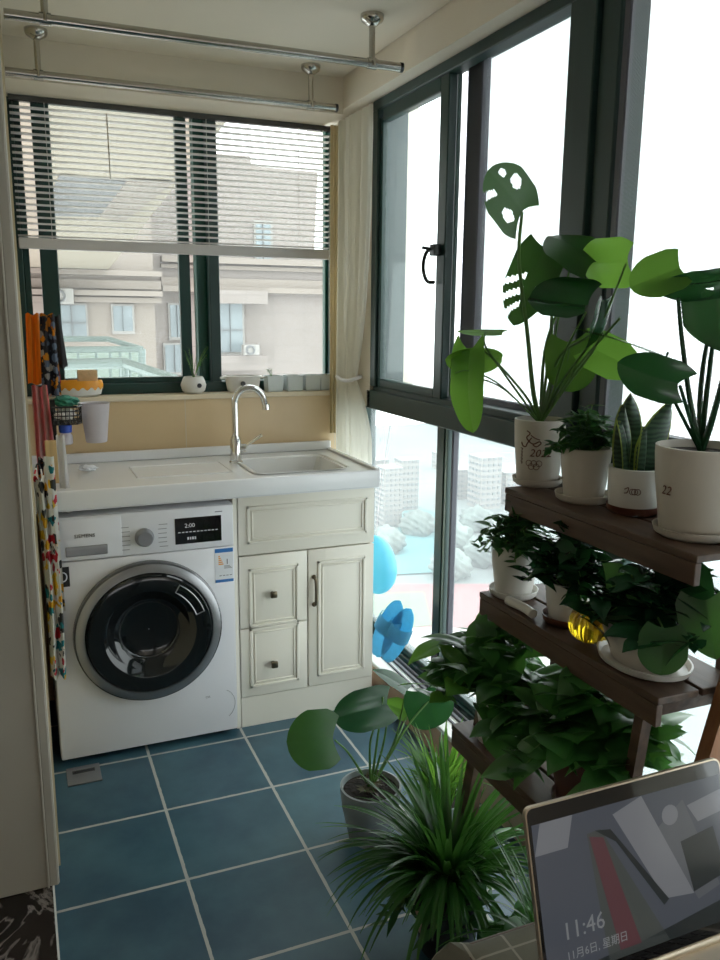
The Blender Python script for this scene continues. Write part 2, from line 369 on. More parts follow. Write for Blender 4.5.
# ================================================================ SETTING
struct(obj('floor', bx(-.05, 1.19, -3.6, .6, -.08, 0), 'floor'))
struct(obj('floor_living_room', bx(-3.4, -.052, -4.2, -.45, -.08, -.001), 'marble'))
struct(obj('trim_1', bx(-.0545, -.0495, -4.2, -.6, -.01, .002), 'stone'))
# ceiling, bulkheads
CZ = 2.33
struct(obj('ceiling', bx(-3.4, 1.12, -4.2, .36, CZ, CZ+.1), 'paint'))
struct(obj('ceiling_bulkhead', box(bx(-.2, 1.125, .34, .585, 2.205, CZ+.1), 1.125, 1.245, -4.2, .75, 2.222, CZ+.1), 'paint'))
# left wall and the door casing that ends it
struct(obj('wall_left', bx(-.25, -.03, -.52, .62, 0, CZ), 'wallyel'))
cas = struct(obj('door_casing', bx(-.9, -.062, -.6, -.45, 0, CZ, bev=.002), 'casing'))
b = box(B(), -.064, -.036, -.603, -.45, .0, CZ, bev=.006); box(b, -.0665, -.0605, -.607, -.6, 0, CZ, bev=.002)
obj('casing_bead', b, 'casing', cas)
struct(obj('wall_living_room', box(bx(-3.5, -3.4, -4.2, -.4, 0, CZ), -3.4, -.9, -.5, -.4, 0, CZ), 'paint'))
struct(obj('wall_front', bx(-3.5, 1.3, -4.3, -4.2, 0, CZ), 'paint'))
# back wall: tiled parapet, sill
struct(obj('wall_back', box(bx(-.05, 1.21, .52, .72, 0, 1.155), -.1, -.03, .52, .72, 1.155, 2.4), 'walltile'))
struct(obj('window_sill', bx(-.03, 1.18, .51, .62, 1.155, 1.174, bev=.004), 'sill'))
struct(obj('wall_right', box(box(bx(1.18, 1.36, .19, .60, 1.14, 2.22), 1.21, 1.36, .60, .72, 1.14, 2.4), 1.21, 1.36, .56, .72, 0, 1.14), 'paint'))
# curb along the right glazing with its stone ledge
cb = struct(obj('baseboard_right', bx(1.19, 1.34, -2.7, .56, 0, .105), 'curb'))
struct(obj('ledge_right', bx(1.186, 1.36, -2.7, .56, .105, .122, bev=.004), 'stone'))

# ---- back window
def frame_part(name, parent, boxes, m='frame', bev=.003):
    b = B()
    for q in boxes: box(b, *q, bev=bev, seg=1)
    return obj(name, b, m, parent)
W1 = struct(thing('window_1', None, None, (.57, .66, 1.174)))
zt = 2.34
frame_part('window_frame', W1, [(-.03, .0, .60, .70, 1.174, zt), (1.183, 1.21, .60, .70, 1.174, zt), (0, 1.19, .60, .70, 1.174, 1.215), (0, 1.19, .60, .70, 2.30, zt)])
frame_part('window_sash', W1, [(.0, .022, .615, .645, 1.21, 2.31)])
frame_part('window_sash', W1, [(.058, .118, .62, .65, 1.21, 2.31), (.118, .56, .62, .65, 1.21, 1.236), (.558, .60, .62, .65, 1.21, 2.31), (.118, .56, .62, .65, 2.285, 2.31)])
frame_part('window_sash', W1, [(.632, .68, .655, .69, 1.21, 2.31), (.68, 1.18, .655, .69, 1.21, 1.222), (1.172, 1.184, .655, .69, 1.21, 2.31), (.68, 1.18, .655, .69, 2.285, 2.31)], 'greenlit')
frame_part('centre_post', W1, [(.672, .712, .605, .655, 1.21, 2.31)], 'frame2')
frame_part('gasket', W1, [(.612, .622, .61, .62, 1.21, 2.31)], 'framelite')
obj('window_pane', bx(.115, .56, .633, .637, 1.23, 2.30), 'glass', W1)
obj('window_pane', bx(.678, 1.176, .67, .674, 1.22, 2.30), 'glass', W1)

# ---- right glazing: upper sliding windows
W2 = struct(thing('window_2', None, None, (1.23, -.7, 1.135)))
frame_part('window_frame', W2, [(1.18, 1.225, -2.7, .19, 2.187, 2.222), (1.225, 1.30, -2.7, .19, 2.222, 2.27), (1.18, 1.30, .145, .19, 1.22, 2.19), (1.18, 1.32, -2.7, .22, 1.135, 1.205), (1.195, 1.30, -2.7, .22, 1.2, 1.224)], 'frame2')
frame_part('mullion_post', W2, [(1.178, 1.26, -1.045, -.95, 1.2, 2.19)], 'frame2')
frame_part('mullion_post', W2, [(1.19, 1.27, -1.115, -1.05, 1.2, 2.19)], 'frame2')
frame_part('screen_frame', W2, [(1.195, 1.21, -1.14, -1.118, 1.22, 2.19), (1.195, 1.21, -2.4, -2.36, 1.22, 2.19), (1.195, 1.21, -2.4, -1.118, 1.22, 1.24)], 'framegrey')
frame_part('window_sash', W2, [(1.19, 1.22, .125, .145, 1.22, 2.16), (1.19, 1.22, -.355, -.30, 1.22, 2.19), (1.19, 1.22, -.30, .125, 1.22, 1.25), (1.19, 1.22, -.30, .125, 2.145, 2.19)], 'frame')
frame_part('window_sash', W2, [(1.255, 1.285, -.435, -.35, 1.22, 2.225), (1.255, 1.285, -.98, -.95, 1.22, 2.225), (1.255, 1.285, -.95, -.43, 1.22, 1.24)], 'framegrey')
frame_part('sash_edge', W2, [(1.235, 1.25, -.33, -.265, 1.22, 2.2)], 'framelite')
obj('window_pane', bx(1.203, 1.207, -.30, .13, 1.24, 2.15), 'glass', W2)
obj('window_pane', bx(1.268, 1.272, -.95, -.435, 1.24, 2.225), 'glass', W2)
obj('window_pane', bx(1.268, 1.272, -2.7, -1.1, 1.24, 2.225), 'glass', W2)
obj('insect_screen', bx(1.292, 1.2925, -.95, -.28, 1.24, 2.225), 'screen', W2)
obj('insect_screen', bx(1.199, 1.1995, -2.37, -1.13, 1.23, 2.19), 'screen', W2)
# handle on the first sash stile
hb = box(B(), 1.165, 1.19, -.335, -.30, 1.665, 1.70, bev=.004)
tube(hb, curve([(1.176, -.31, 1.69), (1.165, -.28, 1.675), (1.160, -.272, 1.63), (1.165, -.29, 1.59), (1.18, -.312, 1.585)], 6), .006)
tube(hb, [(1.165, -.315, 1.685), (1.14, -.30, 1.69)], .005)
obj('window_handle', hb, 'darkmetal', W2, True)
struct(obj('wall_right_blocker', bx(1.15, 1.36, -4.2, -2.70, .0, CZ), 'paint'))  # unseen solid wall, added to keep sky reflections off the laptop screen
# ---- right glazing: lower fixed lights standing on the ledge
W3 = struct(thing('window_3', None, None, (1.33, -.7, .122)))
frame_part('window_frame', W3, [(1.30, 1.335, -2.7, .56, .122, .15), (1.31, 1.355, -2.7, .56, .15, .175), (1.30, 1.355, -2.7, .56, 1.10, 1.135), (1.30, 1.355, .52, .56, .17, 1.1)])
frame_part('mullion_post', W3, [(1.302, 1.345, -.185, -.13, .15, 1.135)])
frame_part('mullion_trim', W3, [(1.305, 1.335, -.205, -.186, .15, 1.135)], 'framelite')
frame_part('mullion_trim', W3, [(1.31, 1.335, -.235, -.222, .15, 1.135)], 'framegrey')
frame_part('mullion_post', W3, [(1.302, 1.345, -1.12, -1.04, .15, 1.135)])
frame_part('mullion_post', W3, [(1.302, 1.345, -2.2, -2.12, .15, 1.135)])
obj('ledge_track', box(box(bx(1.262, 1.272, -2.7, .52, .122, .132), 1.282, 1.288, -2.7, .52, .122, .136), 1.236, 1.242, -2.7, .52, .122, .128), 'framegrey', W3)
for y0, y1 in ((-.13, .52), (-1.04, -.235), (-2.12, -1.12), (-2.7, -2.2)):
    obj('window_pane', bx(1.328, 1.332, y0, y1, .17, 1.11), 'glasshaze', W3)

# ================================================================ OUTSIDE
YF = 18.0
def rect(bm, px0, py0, px1, py1, Y, d=.3, mi=0):
    a = at(px0, py0, 'y', Y); c = at(px1, py1, 'y', Y); box(bm, a.x, c.x, Y, Y+d, c.z, a.z, mi=mi)
nb = thing('apartment_building', 'beige tiled apartment building with cornices and grey windows seen through the back window', 'building', (3, YF, -12))
b = B(); a = at(8, 60, 'y', YF); c = at(159, 420, 'y', YF); box(b, a.x-6, c.x, YF, YF+4, -12, a.z+3)
obj('left_wing', b, 'facplain', nb)
b = B(); pl = [at(160, 420, 'y', YF+1.5), at(160, 150, 'y', YF+1.5), at(250, 156, 'y', YF+1.5), at(252, 166, 'y', YF+1.5), at(318, 172, 'y', YF+1.5), at(314, 254, 'y', YF+1.5), at(340, 262, 'y', YF+1.5), at(340, 420, 'y', YF+1.5)]
pl[0].z = -12; pl[-1].z = -12; pl[0].x = pl[1].x = c.x-.8
prism(b, pl, (0, 4, 0)); obj('right_wing', b, 'facade', nb)
def ledge(px0, py0, px1, Y, h, d):
    a = at(px0, py0, 'y', Y); c = at(px1, py0, 'y', Y); return box(B(), a.x, c.x, Y-d, Y+.1, a.z-h, a.z)
for py, h, d in ((268, .12, .25), (278, .2, .12), (289, .12, .35), (296, .12, .2)):
    obj('cornice', ledge(20, py, 160, YF, h, d), 'facplain', nb)
for py, h, d in ((256, .15, .3), (264, .1, .15), (277, .22, .2), (286, .14, .45)):
    obj('cornice', ledge(160, py, 335, YF+1.5, h, d), 'facplain', nb)
for (x0, y0, x1, y1, Y) in ((57, 305, 87, 338, YF), (113, 306, 133, 331, YF), (170, 305, 185, 337, YF+1.5), (218, 303, 243, 352, YF+1.5), (256, 222, 271, 262, YF+1.5), (165, 345, 185, 372, YF+1.5)):
    b = B(); rect(b, x0-2, y0-2, x1+2, y1+3, Y-.1, .1); wf = obj('window_surround', b, 'city', nb)
    b = B(); rect(b, x0, y0, x1, y1, Y-.14, .05); obj('window_glass', b, 'farwin', wf)
    b = B(); xm = (x0+x1)/2; rect(b, xm-.6, y0, xm+.6, y1, Y-.2, .06); rect(b, x0, y0+(y1-y0)*.55-.5, x1, y0+(y1-y0)*.55+.5, Y-.2, .06) if x1-x0 > 22 else None
    obj('window_bar', b, 'recess', wf)
b = B(); rect(b, 219, 290, 268, 304, YF+.9, .6); obj('overhanging_box', b, 'facade', nb)
b = B(); rect(b, 219, 356, 268, 370, YF+.9, .6); obj('balcony_slab', b, 'facade', nb)
def ac(px, py, Y, s, label, fy=0):
    p = at(px, py, 'y', Y); t = thing('air_conditioner', label, 'air conditioner', (p.x, p.y, p.z-s*.35))
    obj('housing', bx(p.x-s*.55, p.x+s*.55, Y, Y+.3, p.z-s*.35, p.z+s*.35, bev=.02), 'city', t)
    b = B(); 
    tube(b, [(p.x-s*.12+s*.27*math.cos(k*PI/8), Y-.02, p.z+s*.27*math.sin(k*PI/8)) for k in range(17)], .03, 6)
    obj('fan_grille', b, 'recess', t); return t
ac(61, 296, YF-.50, .5, 'white outdoor air conditioner above the wide window of the opposite building')
ac(252, 350, YF+.45, .38, 'small white outdoor air conditioner on the balcony slab beside the tall window')
# overhanging soffit of the storey above, with its grey recess
so = thing('overhanging_roof_slab', 'beige underside of an upper storey with grey recess, outside above the back window', 'roof slab', (.5, 4, 2.45))
zs = 2.45; far = at(108, 270, 'z', zs); near = at(180, 180, 'z', zs); dirv = (near-far).normalized(); n2 = near+dirv*3.0
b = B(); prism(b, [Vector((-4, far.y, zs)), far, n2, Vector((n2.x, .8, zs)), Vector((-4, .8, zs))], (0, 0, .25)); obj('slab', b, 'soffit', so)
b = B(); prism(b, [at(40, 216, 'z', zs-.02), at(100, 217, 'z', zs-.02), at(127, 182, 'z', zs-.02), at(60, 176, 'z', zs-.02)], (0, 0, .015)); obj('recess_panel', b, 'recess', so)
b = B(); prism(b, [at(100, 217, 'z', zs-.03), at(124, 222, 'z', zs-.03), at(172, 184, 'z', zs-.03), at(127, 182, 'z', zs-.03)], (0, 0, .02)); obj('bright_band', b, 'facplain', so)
# railing of the neighbouring balcony
RY = 7.0
rl = thing('balcony_railing', 'pale green metal and glass balcony railing outside the left pane', 'railing', (1, RY, -.5))
def railpipe(pts, r): return obj('rail', tube(B(), pts, r, 8), 'railing', rl, True)
P = lambda x, y, Y=RY: at(x, y, 'y', Y)
railpipe([P(40, 339), P(108, 339), P(142, 349, RY-.3)], .03); railpipe([P(40, 350), P(142, 349, RY-.3)], .035)
railpipe([P(40, 365, 4.5), P(124, 363, 4.5), P(175, 380, 3.9)], .045); railpipe([P(142, 349, RY-.3), P(142, 385, RY-.3)], .04); railpipe([P(124, 363, 4.5), P(125, 395, 4.5)], .035)
obj('balcony_floor', bx(-.6, 1.9, 6.0, 7.3, .0, .12), 'facplain', rl)
for x in (60, 78, 96, 110, 120, 130): railpipe([P(x, 350), P(x+.5, 384)], .015)
b = B(); rect(b, 40, 350, 140, 392, RY+.05, .02); obj('glass_panel', b, 'railglass', rl)
# the street level far below the right glazing
GZ = -62.0
tag(obj('ground', bx(20, 330, -300, 430, GZ-1, GZ), 'cityground'), 'pale hazy ground between the far buildings', 'ground'); bpy.data.objects['ground']['kind'] = 'structure'
def gpoly(name, pts, m, h, label, cat):
    b = B(); prism(b, [at(x, y, 'z', GZ+h) for x, y in pts], (0, 0, .04)); return tag(obj(name, b, m), label, cat)
gpoly('running_track', [(300, 584), (520, 584), (560, 640), (300, 640)], 'track', .05, 'red running track seen far below through the lower window', 'running track')
gpoly('sports_field', [(300, 596), (424, 592), (432, 625), (300, 640)], 'field', .15, 'green sports field inside the red running track far below', 'sports field')
gpoly('plaza', [(300, 628), (560, 628), (600, 700), (300, 700)], 'city', .25, 'pale paved area below the running track', 'pavement')
gpoly('teal_roof', [(380, 535), (410, 505), (445, 515), (440, 572), (385, 575)], 'teal', .35, 'teal roof and court beside the running track', 'roof')
random.seed(5)
def tower(px, py, wpx, hpx, dy, label, rows, cols):
    base = at(px, py, 'z', GZ); dist = (base-CAM).length; wm = wpx*dist/FPX; hm = hpx*dist/FPX
    t = thing('distant_building', label, 'building', base)
    obj('block', bx(base.x, base.x+wm*.9, base.y, base.y+wm*1.0, GZ, GZ+hm), 'city', t)
    b = B()
    for r in range(rows):
        z = GZ+hm*(r+.5)/rows
        for k in range(cols):
            x = base.x+wm*.9*(k+.25)/cols; box(b, x, x+wm*.45/cols, base.y-.3, base.y, z, z+hm*.45/rows)
            y = base.y+wm*(k+.25)/cols; box(b, base.x-.3, base.x, y, y+wm*.5/cols, z, z+hm*.45/rows)
    obj('window_grid', b, 'farwin', t)
tower(384, 530, 22, 62, 0, 'pale tower block left of the lower window mullion, the tallest there', 12, 4)
tower(402, 512, 20, 52, 0, 'pale slab block beside the mullion, right of the tallest tower', 9, 4)
tower(372, 500, 20, 40, 0, 'pale block farther off behind the tallest tower', 8, 4)
tower(455, 500, 30, 30, 0, 'low pale block right of the mullion beyond the trees', 6, 5)
tower(480, 510, 26, 52, 0, 'taller pale block right of the mullion', 9, 4)
tower(505, 505, 40, 32, 0, 'wide pale block beside the plant stand edge', 6, 6)
tower(440, 470, 18, 16, 0, 'smallest pale block on the skyline', 4, 4)
for i, (px, py) in enumerate(((455, 548), (482, 564), (510, 548), (450, 577), (386, 552), (418, 534), (476, 530), (512, 577))):
    p = at(px, py, 'z', GZ); b = B(); bmesh.ops.create_icosphere(b, subdivisions=4, radius=1)
    for v in b.verts:
        n = 1+.14*math.sin(v.co.x*7+i)*math.sin(v.co.y*6+2*i)+.07*math.sin(v.co.z*13+v.co.x*11)+.06*math.sin(v.co.y*19+i)*math.sin(v.co.x*17); v.co = p+Vector((v.co.x*5*n, v.co.y*5*n, 3+v.co.z*4*n))
    for f in b.faces: f.smooth = True
    tag(obj('distant_tree_clump', b, 'trees'), 'rounded grey green tree clump far below between the blocks', 'tree', 'tree clumps far below the window')

# ================================================================ BLIND, RODS, CURTAIN
bl = thing('venetian_blind', 'grey white horizontal slat blind half lowered over the back window', 'blind', (.57, .555, 2.2))
obj('head_rail', bx(-.014, 1.155, .54, .565, 2.185, 2.205, bev=.002), 'ringdark', bl)
for k in range(21):
    z = 2.168-k*.0212
    b = box(B(), -.012, 1.150, .5425, .5675, z-.0006, z+.0006, rot=Matrix.Rotation(math.radians(-8), 3, 'X')); obj('slat', b, 'blind', bl)
obj('bottom_rail', bx(-.012, 1.150, .545, .565, 1.700, 1.738, bev=.004), 'rail', bl)
for x in (.10, .66, 1.02, 1.12): obj('ladder_cord', tube(B(), [(x, .541, 1.73), (x, .541, 2.19)], .0009, 5), 'blind', bl)
obj('tilt_wand', tube(B(), [(.305, .532, 2.17), (.308, .532, 1.95)], .0025, 6), 'steel', bl)
bd = B()
for k in range(42): bmesh.ops.create_icosphere(bd, subdivisions=1, radius=.0028, matrix=Matrix.Translation((1.143, .53, 2.16-k*.0185)))
tube(bd, [(1.143, .53, 2.17), (1.143, .53, 1.38)], .001, 4)
obj('pull_chain', bd, 'steel', bl)

def rod(y, labels):
    t = thing('drying_rod', labels, 'drying rod', (.52, y, 2.2))
    rb = tube(B(), [(-.02, y, 2.2), (1.06, y, 2.2)], .0125, 16); obj('rod', rb, 'steel', t, True)
    obj('end_cap', tube(B(), [(1.055, y, 2.2), (1.064, y, 2.2)], .0138, 16), 'ringdark', t, True)
    for x in (.075, .965):
        b = tube(B(), [(x, y, 2.2), (x, y, CZ-.01)], .009, 12); s = obj('hanger', b, 'steel', t, True)
        b = B(); lathe(b, (x, y, CZ-.018), [(.012, -.012), (.03, 0), (.034, .008), (.034, .018)], 24); obj('flange', b, 'steel', s, True)
        b = tube(B(), [(x-.014, y, 2.2), (x+.014, y, 2.2)], .0155, 16); tube(b, [(x, y-.02, 2.19), (x, y-.02, 2.21)], .004, 8); obj('clamp', b, 'steel', s, True)
rod(.24, 'stainless drying rod hung from the ceiling nearer the blind')
rod(-.295, 'stainless drying rod hung from the ceiling farther from the blind, nearer the camera')

def curtain_surface():
    top = [Vector((1.158, .455)), Vector((1.16, .41)), Vector((1.16, .30)), Vector((1.163, .15))]
    bot = [Vector((1.158, .47)), Vector((1.16, .40)), Vector((1.163, .28)), Vector((1.166, .135))]
    tie = [Vector((1.135, .42)), Vector((1.145, .375)), Vector((1.150, .32)), Vector((1.150, .25))]
    def pl(P, u):
        k = min(int(u*3), 2); f = u*3-k; return P[k].lerp(P[k+1], f)
    zt, zk, zb = 2.205, 1.235, .42
    def fn(u, v):
        z = zt+(zb-zt)*v
        if z > zk: s = (zt-z)/(zt-zk); s = s**3.2; q = pl(top, u).lerp(pl(tie, u), s)
        else: s = min(1, (zk-z)/.22); s = 1-(1-s)**1.6; q = pl(tie, u).lerp(pl(bot, u), s)
        amp = .012*(1-.3*s) if z > zk else .006+.006*s
        ph = u*2*PI*7+math.sin(v*5)*.6
        off = math.sin(ph)*amp+math.sin(ph*2.3+1)*amp*.25
        return Vector((min(q.x-abs(off)*1.1+.004, 1.172), q.y+.4*off, z))
    return fn
ct = thing('curtain', 'cream curtain gathered by a tie in the corner beside the blind', 'curtain', (1.15, .32, .42))
b = B(); grid(b, curtain_surface(), 120, 70); obj('curtain_cloth', b, 'curtain', ct, True)
tb = curve([(1.132, .41, 1.24), (1.130, .36, 1.232), (1.128, .29, 1.232), (1.14, .23, 1.245), (1.168, .25, 1.25), (1.17, .33, 1.24)], 8)
obj('tie_back', tube(B(), tb, .007, 8), 'whitecl', ct, True)
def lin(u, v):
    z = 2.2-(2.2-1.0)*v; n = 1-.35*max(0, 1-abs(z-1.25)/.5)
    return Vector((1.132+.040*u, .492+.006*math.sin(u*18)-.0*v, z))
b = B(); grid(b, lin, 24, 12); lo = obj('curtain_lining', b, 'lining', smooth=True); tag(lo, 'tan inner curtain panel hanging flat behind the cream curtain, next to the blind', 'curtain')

# ================================================================ WASHING MACHINE
wm = thing('washing_machine', 'white front loading washing machine with dark round door under the counter', 'washing machine', (.3, .27, 0))
b = box(B(), 0, .6, .012, .50, .02, .85, bev=.006, seg=2); obj('body', b, 'white', wm, True)
obj('plinth_shadow_base', bx(.01, .59, .03, .49, .008, .03), 'darkmetal', wm)
for x in (.05, .55):
    for y in (.06, .45): bb = B(); lathe(bb, (x, y, 0), [(.02, 0), (.02, .01), (.012, .012), (.012, .025)], 16, capt=True); obj('foot', bb, 'darkmetal', wm)
obj('control_panel', box(B(), .002, .598, .0, .02, .7045, .848, bev=.005), 'panel', wm, True)
obj('front_panel', box(B(), .002, .598, .0, .02, .022, .7015, bev=.004), 'white', wm, True)
# detergent drawer
b = box(B(), .012, .229, -.0035, .006, .708, .842, bev=.003); dr = obj('detergent_drawer', b, 'panel', wm, True)
b = box(B(), .055, .183, -.0055, -.0035, .720, .752, bev=.002); obj('drawer_grip', b, 'silver', dr)
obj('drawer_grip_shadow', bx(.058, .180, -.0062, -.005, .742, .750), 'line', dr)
obj('logo', text_bm('SIEMENS', .0165, .083, .780, lambda u, v, d: Vector((u, -.0045-d, v)), spacing=1.05), 'ink', dr)
# dial
b = B()
def ylathe(bm, cx, cz, prof, n=48, mi=0, capb=False, capt=False, sx=1):
    rings = [[bm.verts.new((cx+r*sx*math.cos(2*PI*i/n), y, cz+r*math.sin(2*PI*i/n))) for i in range(n)] for r, y in prof]
    for a, c in zip(rings, rings[1:]):
        for i in range(n): f = bm.faces.new((a[i], a[(i+1) % n], c[(i+1) % n], c[i])); f.material_index = mi; f.smooth = True
    if capb: f = bm.faces.new(rings[0]); f.material_index = mi
    if capt: f = bm.faces.new(rings[-1][::-1]); f.material_index = mi
ylathe(b, .300, .762, [(.031, 0), (.031, -.006), (.027, -.010), (.026, -.026), (.023, -.029)], capt=True); dl = obj('program_dial', b, 'silver', wm, True)
ring = B()
for k in range(13):
    if k in (6,): continue
for s in (-1, 1):
    for k in range(6):
        z = .724+k*.015; x = .300+s*(.048 if k in (0, 5) else .045); box(ring, min(x, x+s*.028), max(x, x+s*.028), -.0012, .001, z, z+.0022)
obj('program_marks', ring, 'line', wm)
dp = obj('display', bx(.400, .556, -.002, .004, .726, .815, bev=.001), 'black', wm)
b = text_bm('2:00', .020, .432, .782, lambda u, v, d: Vector((u, -.0025-d, v)), ext=.0003)
for k in range(11): box(b, .410+k*.0125, .418+k*.0125, -.0027, -.002, .765, .768)
for k in range(4): box(b, .440+k*.008, .445+k*.008, -.0027, -.002, .740, .749)
obj('display_marks', b, 'paper', dp)
obj('model_mark', bx(.535, .56, -.001, .001, .826, .829), 'greycl', wm)
# door
dcx, dcz = .302, .443
dd = B(); ylathe(dd, dcx, dcz, [(.238, .002), (.243, -.012), (.241, -.030), (.232, -.036), (.2, -.037)], 72)
dr2 = obj('door', dd, 'ringdark', wm, True)
b = B(); ylathe(b, dcx, dcz, [(.236, -.0362), (.231, -.040), (.209, -.042), (.207, -.037)], 72); obj('door_ring', b, 'silver', dr2, True)
b = B(); ylathe(b, dcx, dcz, [(.208, -.037), (.200, -.047), (.16, -.052), (.150, -.050)], 72); obj('door_bezel', b, 'doorglass', dr2, True)
b = B(); ylathe(b, dcx, dcz, [(.1505, -.050), (.13, -.036), (.118, -.014), (.09, -.004), (.05, -.001), (.002, 0)], 72, capt=True); obj('door_bowl', b, 'doorglass', dr2, True)
b = B()
arc = [(dcx+.158*math.cos(t), -.0525, dcz+.158*math.sin(t)) for t in [math.radians(18+k*5) for k in range(9)]]
arc2 = [(dcx+.186*math.cos(t), -.0500, dcz+.186*math.sin(t)) for t in [math.radians(58-k*5) for k in range(9)]]
tube(b, arc+arc2+[arc[0]], .0022, 6); obj('door_handle', b, 'silver', dr2, True)
b = B(); ylathe(b, dcx, dcz, [(.1, -.005), (.098, -.009), (.094, -.005)], 48); obj('drum_rim', b, 'drum', dr2, True)
# service flap circle, stickers
b = B(); tube(b, [(.545+.045*math.cos(t), -.0005, .125+.055*math.sin(t)) for t in [math.radians(70-k*12) for k in range(12)]], .0009, 5)
obj('service_flap_seam', b, 'line', wm)
obj('flap_mark', text_bm('OK', .012, .485, .158, lambda u, v, d: Vector((u, -.0008-d, v)), ext=.0002), 'greycl', wm)
b = bx(.531, .594, -.0012, .001, .577, .697); el = obj('energy_label', b, 'paper', wm)
obj('label_band', bx(.531, .594, -.0016, -.001, .683, .697), 'labelblue', el); obj('label_band', bx(.531, .594, -.0016, -.001, .577, .587), 'labelblue', el)
b = B()
for k in range(5): box(b, .543, .548+k*.003, -.0016, -.001, .668-k*.007, .672-k*.007)
obj('label_bars', b, 'orangegl', el)
b = text_bm('1', .028, .566, .640, lambda u, v, d: Vector((u, -.0014-d, v)), ext=.0002)
for k in range(4): box(b, .545+k*.012, .553+k*.012, -.0016, -.001, .600, .602)
for k in range(3): box(b, .562, .59-k*.004, -.0016, -.001, .626+k*.004, .6275+k*.004)
obj('label_print', b, 'ink', el)
b = bx(-.0, .062, -.0012, .001, .622, .688); st = obj('corner_sticker', b, 'darkmetal', wm)
b = B(); tube(b, [(.042+.012*math.cos(k*PI/8), -.0012, .655+.015*math.sin(k*PI/8)) for k in range(17)], .0025, 5); obj('sticker_ring', b, 'paper', st)
b = bx(.003, .02, -.0018, -.001, .63, .675); obj('sticker_accent', b, 'orangegl', st)

# ================================================================ CABINET
vc = thing('vanity_cabinet', 'cream painted cabinet with two drawers and a panelled door under the sink', 'cabinet', (.87, .27, 0))
FY = .037
obj('body', bx(.608, 1.139, FY+.018, .50, .0, .866, bev=.001), 'cream', vc)
obj('filler_strip', bx(.605, .62, FY, FY+.02, .0, .866, bev=.001), 'cream', vc)
obj('plinth', bx(.623, 1.139, FY+.002, FY+.02, .0, .1155, bev=.001), 'cream', vc)
def front(name, x0, x1, z0, z1, rail=.035, parent=vc, rt=None, rb=None):
    """slab with raised moulding around a sunk panel"""
    b = box(B(), x0, x1, FY-.004, FY+.018, z0, z1, bev=.002)
    rt = rt if rt is not None else rail; rb = rb if rb is not None else rail
    def mould(i, w, d):
        a0, a1, c0, c1 = x0+rail+i, x1-rail-i, z0+rb+i, z1-rt-i
        box(b, a0, a1, FY-.004-d, FY, c0, c0+w, bev=.0015, seg=1); box(b, a0, a1, FY-.004-d, FY, c1-w, c1, bev=.0015, seg=1)
        box(b, a0, a0+w, FY-.004-d, FY, c0, c1, bev=.0015, seg=1); box(b, a1-w, a1, FY-.004-d, FY, c0, c1, bev=.0015, seg=1)
    mould(0, .010, .006); mould(.016, .006, .004)
    return obj(name, b, 'cream', parent, True)
front('false_front', .623, 1.137, .653, .862, .030, rt=.034, rb=.040)
d1 = front('drawer', .623, .874, .384, .648, .033, rb=-.001, rt=.045)
d2 = front('drawer', .623, .874, .119, .380, .033, rt=-.001, rb=.034)
dr3 = front('door', .879, 1.137, .119, .648, .035, rt=.044, rb=.036)
def knob(x, z, p):
    b = B(); ylathe(b, x, z, [(.007, FY-.003), (.006, FY-.018), (.008, FY-.02)], 16)
    box(b, x-.0125, x+.0125, FY-.032, FY-.019, z-.0125, z+.0125, bev=.005); obj('knob', b, 'bronze', p, True)
knob(.742, .504, d1); knob(.742, .238, d2)
b = tube(B(), curve([(.900, FY-.004, .545), (.900, FY-.022, .537), (.900, FY-.027, .492), (.900, FY-.022, .447), (.900, FY-.004, .440)], 6), .005, 8)
for z in (.545, .44): bmesh.ops.create_uvsphere(b, u_segments=10, v_segments=6, radius=.009, matrix=Matrix.Translation((.900, FY-.006, z)))
obj('door_pull', b, 'bronze', dr3, True)

# ================================================================ COUNTERTOP WITH SINK
tp = thing('countertop', 'white quartz countertop with raised back lip and integral sink above the washing machine', 'countertop', (.56, .25, .872))
def countertop():
    b = B(); x0, x1, y0, y1, z0, z1 = -.028, 1.142, -.0, .515, .868, .93
    sx0, sx1, sy0, sy1 = .715, 1.04, .075, .37
    box(b, x0, sx0, y0, y1, z0, z1); box(b, sx1, x1, y0, y1, z0, z1); box(b, sx0, sx1, y0, sy0, z0, z1); box(b, sx0, sx1, sy1, y1, z0, z1)
    bmesh.ops.remove_doubles(b, verts=b.verts, dist=.0001)
    dead = [f for f in b.faces if len(f.verts) == 4 and False]
    return b
b = countertop()
box(b, -.028, 1.142, .498, .516, .93, .968, bev=.006)         # back lip
box(b, 1.122, 1.142, .0, .50, .93, .940, bev=.004)             # side lip
box(b, -.028, .0, -.0, .5, .93, .938, bev=.003)
obj('slab', b, 'counter', tp)
b = box(B(), -.028, 1.142, -.010, .003, .872, .935, bev=.006, seg=3); obj('front_edge', b, 'counter', tp, True)
b = B()
def basin_pt(u, v):
    t = 2*PI*u; e = 9.0
    def se(hx, hy):
        c, s = math.cos(t), math.sin(t); k = (abs(c)**e+abs(s)**e)**(-1/e); return hx*c*k, hy*s*k
    prof = [(.184, .169, .934), (.1775, .1625, .935), (.172, .157, .928), (.160, .145, .80), (.13, .115, .755), (.02, .02, .75)]
    q = v*5; k = min(int(q), 4); f = q-k; hx = prof[k][0]*(1-f)+prof[k+1][0]*f; hy = prof[k][1]*(1-f)+prof[k+1][1]*f; z = prof[k][2]*(1-f)+prof[k+1][2]*f
    x, y = se(hx, hy); return Vector((.8775+x, .2225+y, z))
grid(b, basin_pt, 64, 20); obj('sink_basin', b, 'basin', tp, True)
b = B(); lathe(b, (.8775, .2225, .7505), [(.03, 0), (.03, .004), (.02, .003), (.018, -.002)], 24, capt=True); obj('drain', b, 'chrome', tp, True)
